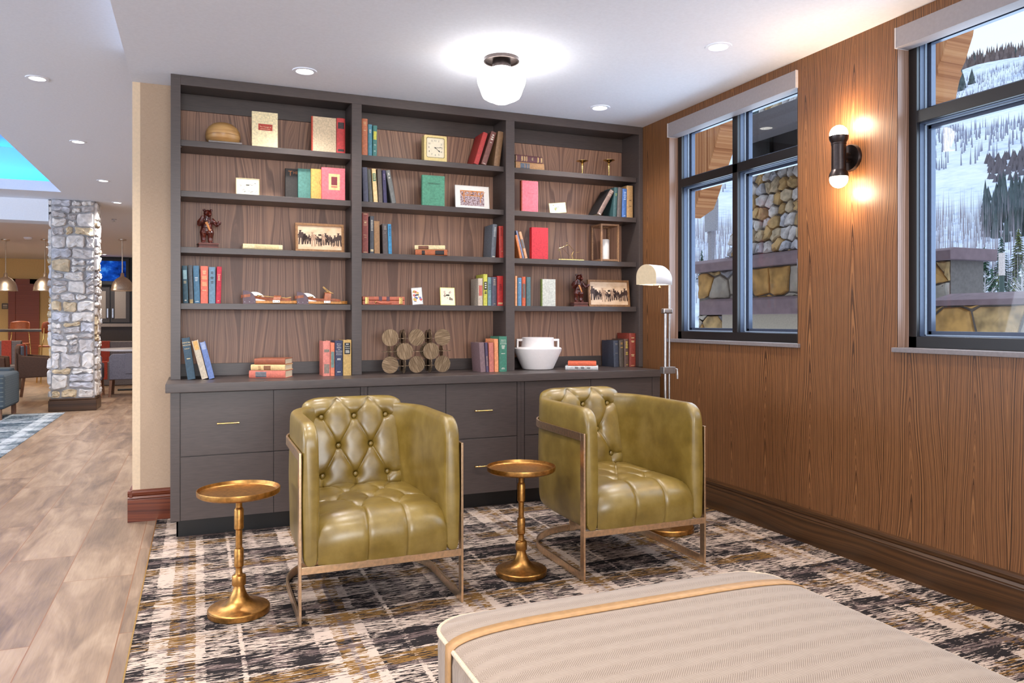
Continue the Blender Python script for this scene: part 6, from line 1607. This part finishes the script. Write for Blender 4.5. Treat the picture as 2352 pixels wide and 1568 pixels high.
stuff_trees('bare_aspen_forest', 'thin bare grey trees scattered over the snowy slope', 16000, 1, 330, 1190, lambda r, a, n: n > -.28, 5.2, .34, tg, 3)
stuff_trees('ridge_forest', 'brown bare forest along the top of the ridge', 2600, 2, 1060, 1230, lambda r, a, n: True, 16, 3.2, tb, 3)
stuff_trees('conifer_stand', 'dark conifer stand above the valley on the right', 210, 8, 200, 258, lambda r, a, n: R(54.5) < a < R(60), 5.8, 1.0, td, 6, 3)
stuff_trees('ridge_conifers', 'dark conifers scattered high on the slope', 420, 3, 660, 1150, lambda r, a, n: n > .18, 15, 3.6, td, 5, 2)
stuff_trees('valley_forest', 'brown bare woods at the foot of the mountain', 6500, 4, 150, 240, lambda r, a, n: True, 6.0, .075, mat((166, 156, 160), 1, var=.12, spec=0, scale=.2), 3)
stuff_trees('oak_thicket', 'dark thicket patch on the right side of the slope', 150, 5, 280, 335, lambda r, a, n: R(54.6) < a < R(58) and n > -.5, 2.4, 1.1, mat((112, 104, 108), 1, spec=0), 5)
# individual spruces and aspens in the valley
sp_m = [mat((58, 82, 64), 1, var=.22, spec=0, scale=2), mat((66, 88, 78), 1, var=.22, spec=0, scale=2), mat((92, 98, 58), 1, var=.22, spec=0, scale=2)]
def spruce_mesh(seed, m):
    rr = random.Random(seed); mb = MB(); H = 10.0
    for l in range(22):
        z = .8 + (H - 1) * l / 22; rad = 2.3 * (1 - l / 22) ** .85 + .12; n = 13
        for k in range(n):
            a = 2 * pi * k / n + rr.random() * .5; L = rad * rr.uniform(.7, 1.15); dz = -.26 * L; w = .20 * L + .06
            tip = (L * cos(a), L * sin(a), z + dz); p = (-sin(a) * w, cos(a) * w)
            mb.add([(0, 0, z + .35), (tip[0] * .55 + p[0], tip[1] * .55 + p[1], z + dz * .3), tip, (tip[0] * .55 - p[0], tip[1] * .55 - p[1], z + dz * .3)], [(0, 1, 2), (0, 2, 3)], 1 if rr.random() < .16 else 0)
    root = empty('spruce_tree')
    mb.build('foliage', [m, M['snow']], root, fix=False)
    MB().lathe([(.16, -1), (.12, 2), (.02, H)], n=7).build('trunk', mat((84, 66, 54), 1), root)
    return root
protos = [spruce_mesh(k, sp_m[k]) for k in range(3)]
rr = random.Random(11); used = [False] * 3
spots = [(2290, 90, .0, 1.0), (2232, 95, 0, .80), (2255, 100, 0, 1.1), (2278, 92, 0, 1.25), (2305, 98, 0, 1.0), (2330, 92, 0, 1.1), (2352, 90, 0, .9), (2200, 105, 0, .9), (2217, 112, 0, .7), (2242, 120, 0, 1.2), (2268, 125, 0, 1.35), (2292, 128, 0, 1.45), (2318, 130, 0, 1.3), (2345, 122, 0, 1.6), (2368, 118, 0, 1.7), (2262, 150, 0, 1.5), (2300, 155, 0, 1.6), (2340, 158, 0, 1.7), (1625, 140, 0, 1.2), (1612, 170, 0, 1.1), (2225, 140, 0, 1.0)]
for k, (px, r, _, s) in enumerate(spots):
    i = k % 3; q = protos[i] if not used[i] else copy_tree(protos[i]); used[i] = True
    a = TH + atan((px - 1176) / F); q.location = (r * sin(a), r * cos(a), hz(r, a) - .3); q.scale = (s * .62,) * 3; q.rotation_euler = (0, 0, k * 1.3)
    tag(q, 'evergreen spruce dusted with snow in the valley outside the windows', 'tree', 'snow-dusted spruces in the valley')
def aspen_mesh(seed):
    rr = random.Random(seed); mb = MB(); H = 8
    mb.tube([(0, 0, -1), (.05, 0, H * .4), (-.05, .05, H * .75), (0, 0, H)], [.12, .09, .06, .015], 6)
    for k in range(46):
        z = rr.uniform(1.5, H * .95); a = rr.random() * 6.28; L = (H - z) * .32 + .35
        mb.tube([(0, 0, z), (L * .6 * cos(a), L * .6 * sin(a), z + L * .5), (L * cos(a), L * sin(a), z + L * 1.1)], [.028, .02, .008], 4)
    root = empty('bare_aspen'); mb.build('trunk_and_branches', mat((190, 182, 180), 1, spec=0), root, fix=False); return root
pa = [aspen_mesh(5), aspen_mesh(6)]; used = [False] * 2
for k, (px, r, s) in enumerate([(2170, 62, .62), (2180, 70, .66), (2192, 66, .6), (2203, 74, .7), (2213, 64, .56), (2222, 60, .62), (2237, 72, .7), (2252, 80, .66), (2262, 76, .8), (2160, 80, .7), (2150, 70, .66), (2186, 84, .8), (2280, 70, .6), (2346, 60, .7), (2362, 64, .8)]):
    i = k % 2; q = pa[i] if not used[i] else copy_tree(pa[i]); used[i] = True
    a = TH + atan((px - 1176) / F); q.location = (r * sin(a), r * cos(a), hz(r, a) - .2); q.scale = (s,) * 3; q.rotation_euler = (0, 0, k * 2.1)
    tag(q, 'bare white-stemmed aspen in the valley outside the second window', 'tree', 'bare aspens beyond the parapet')
a = TH + atan((2301 - 1176) / F)
t = thing('marker_post', 'dark green marker post with pale top beyond the parapet', 'post', (16 * sin(a), 16 * cos(a), 0))
MB().tube([(0, 0, -1), (0, 0, 2.05)], .04, 10).build('post_shaft', mat((40, 66, 56), .6), t); MB().tube([(0, 0, 2.05), (0, 0, 2.45)], .05, 10).build('post_top', mat((216, 200, 190), .6), t)
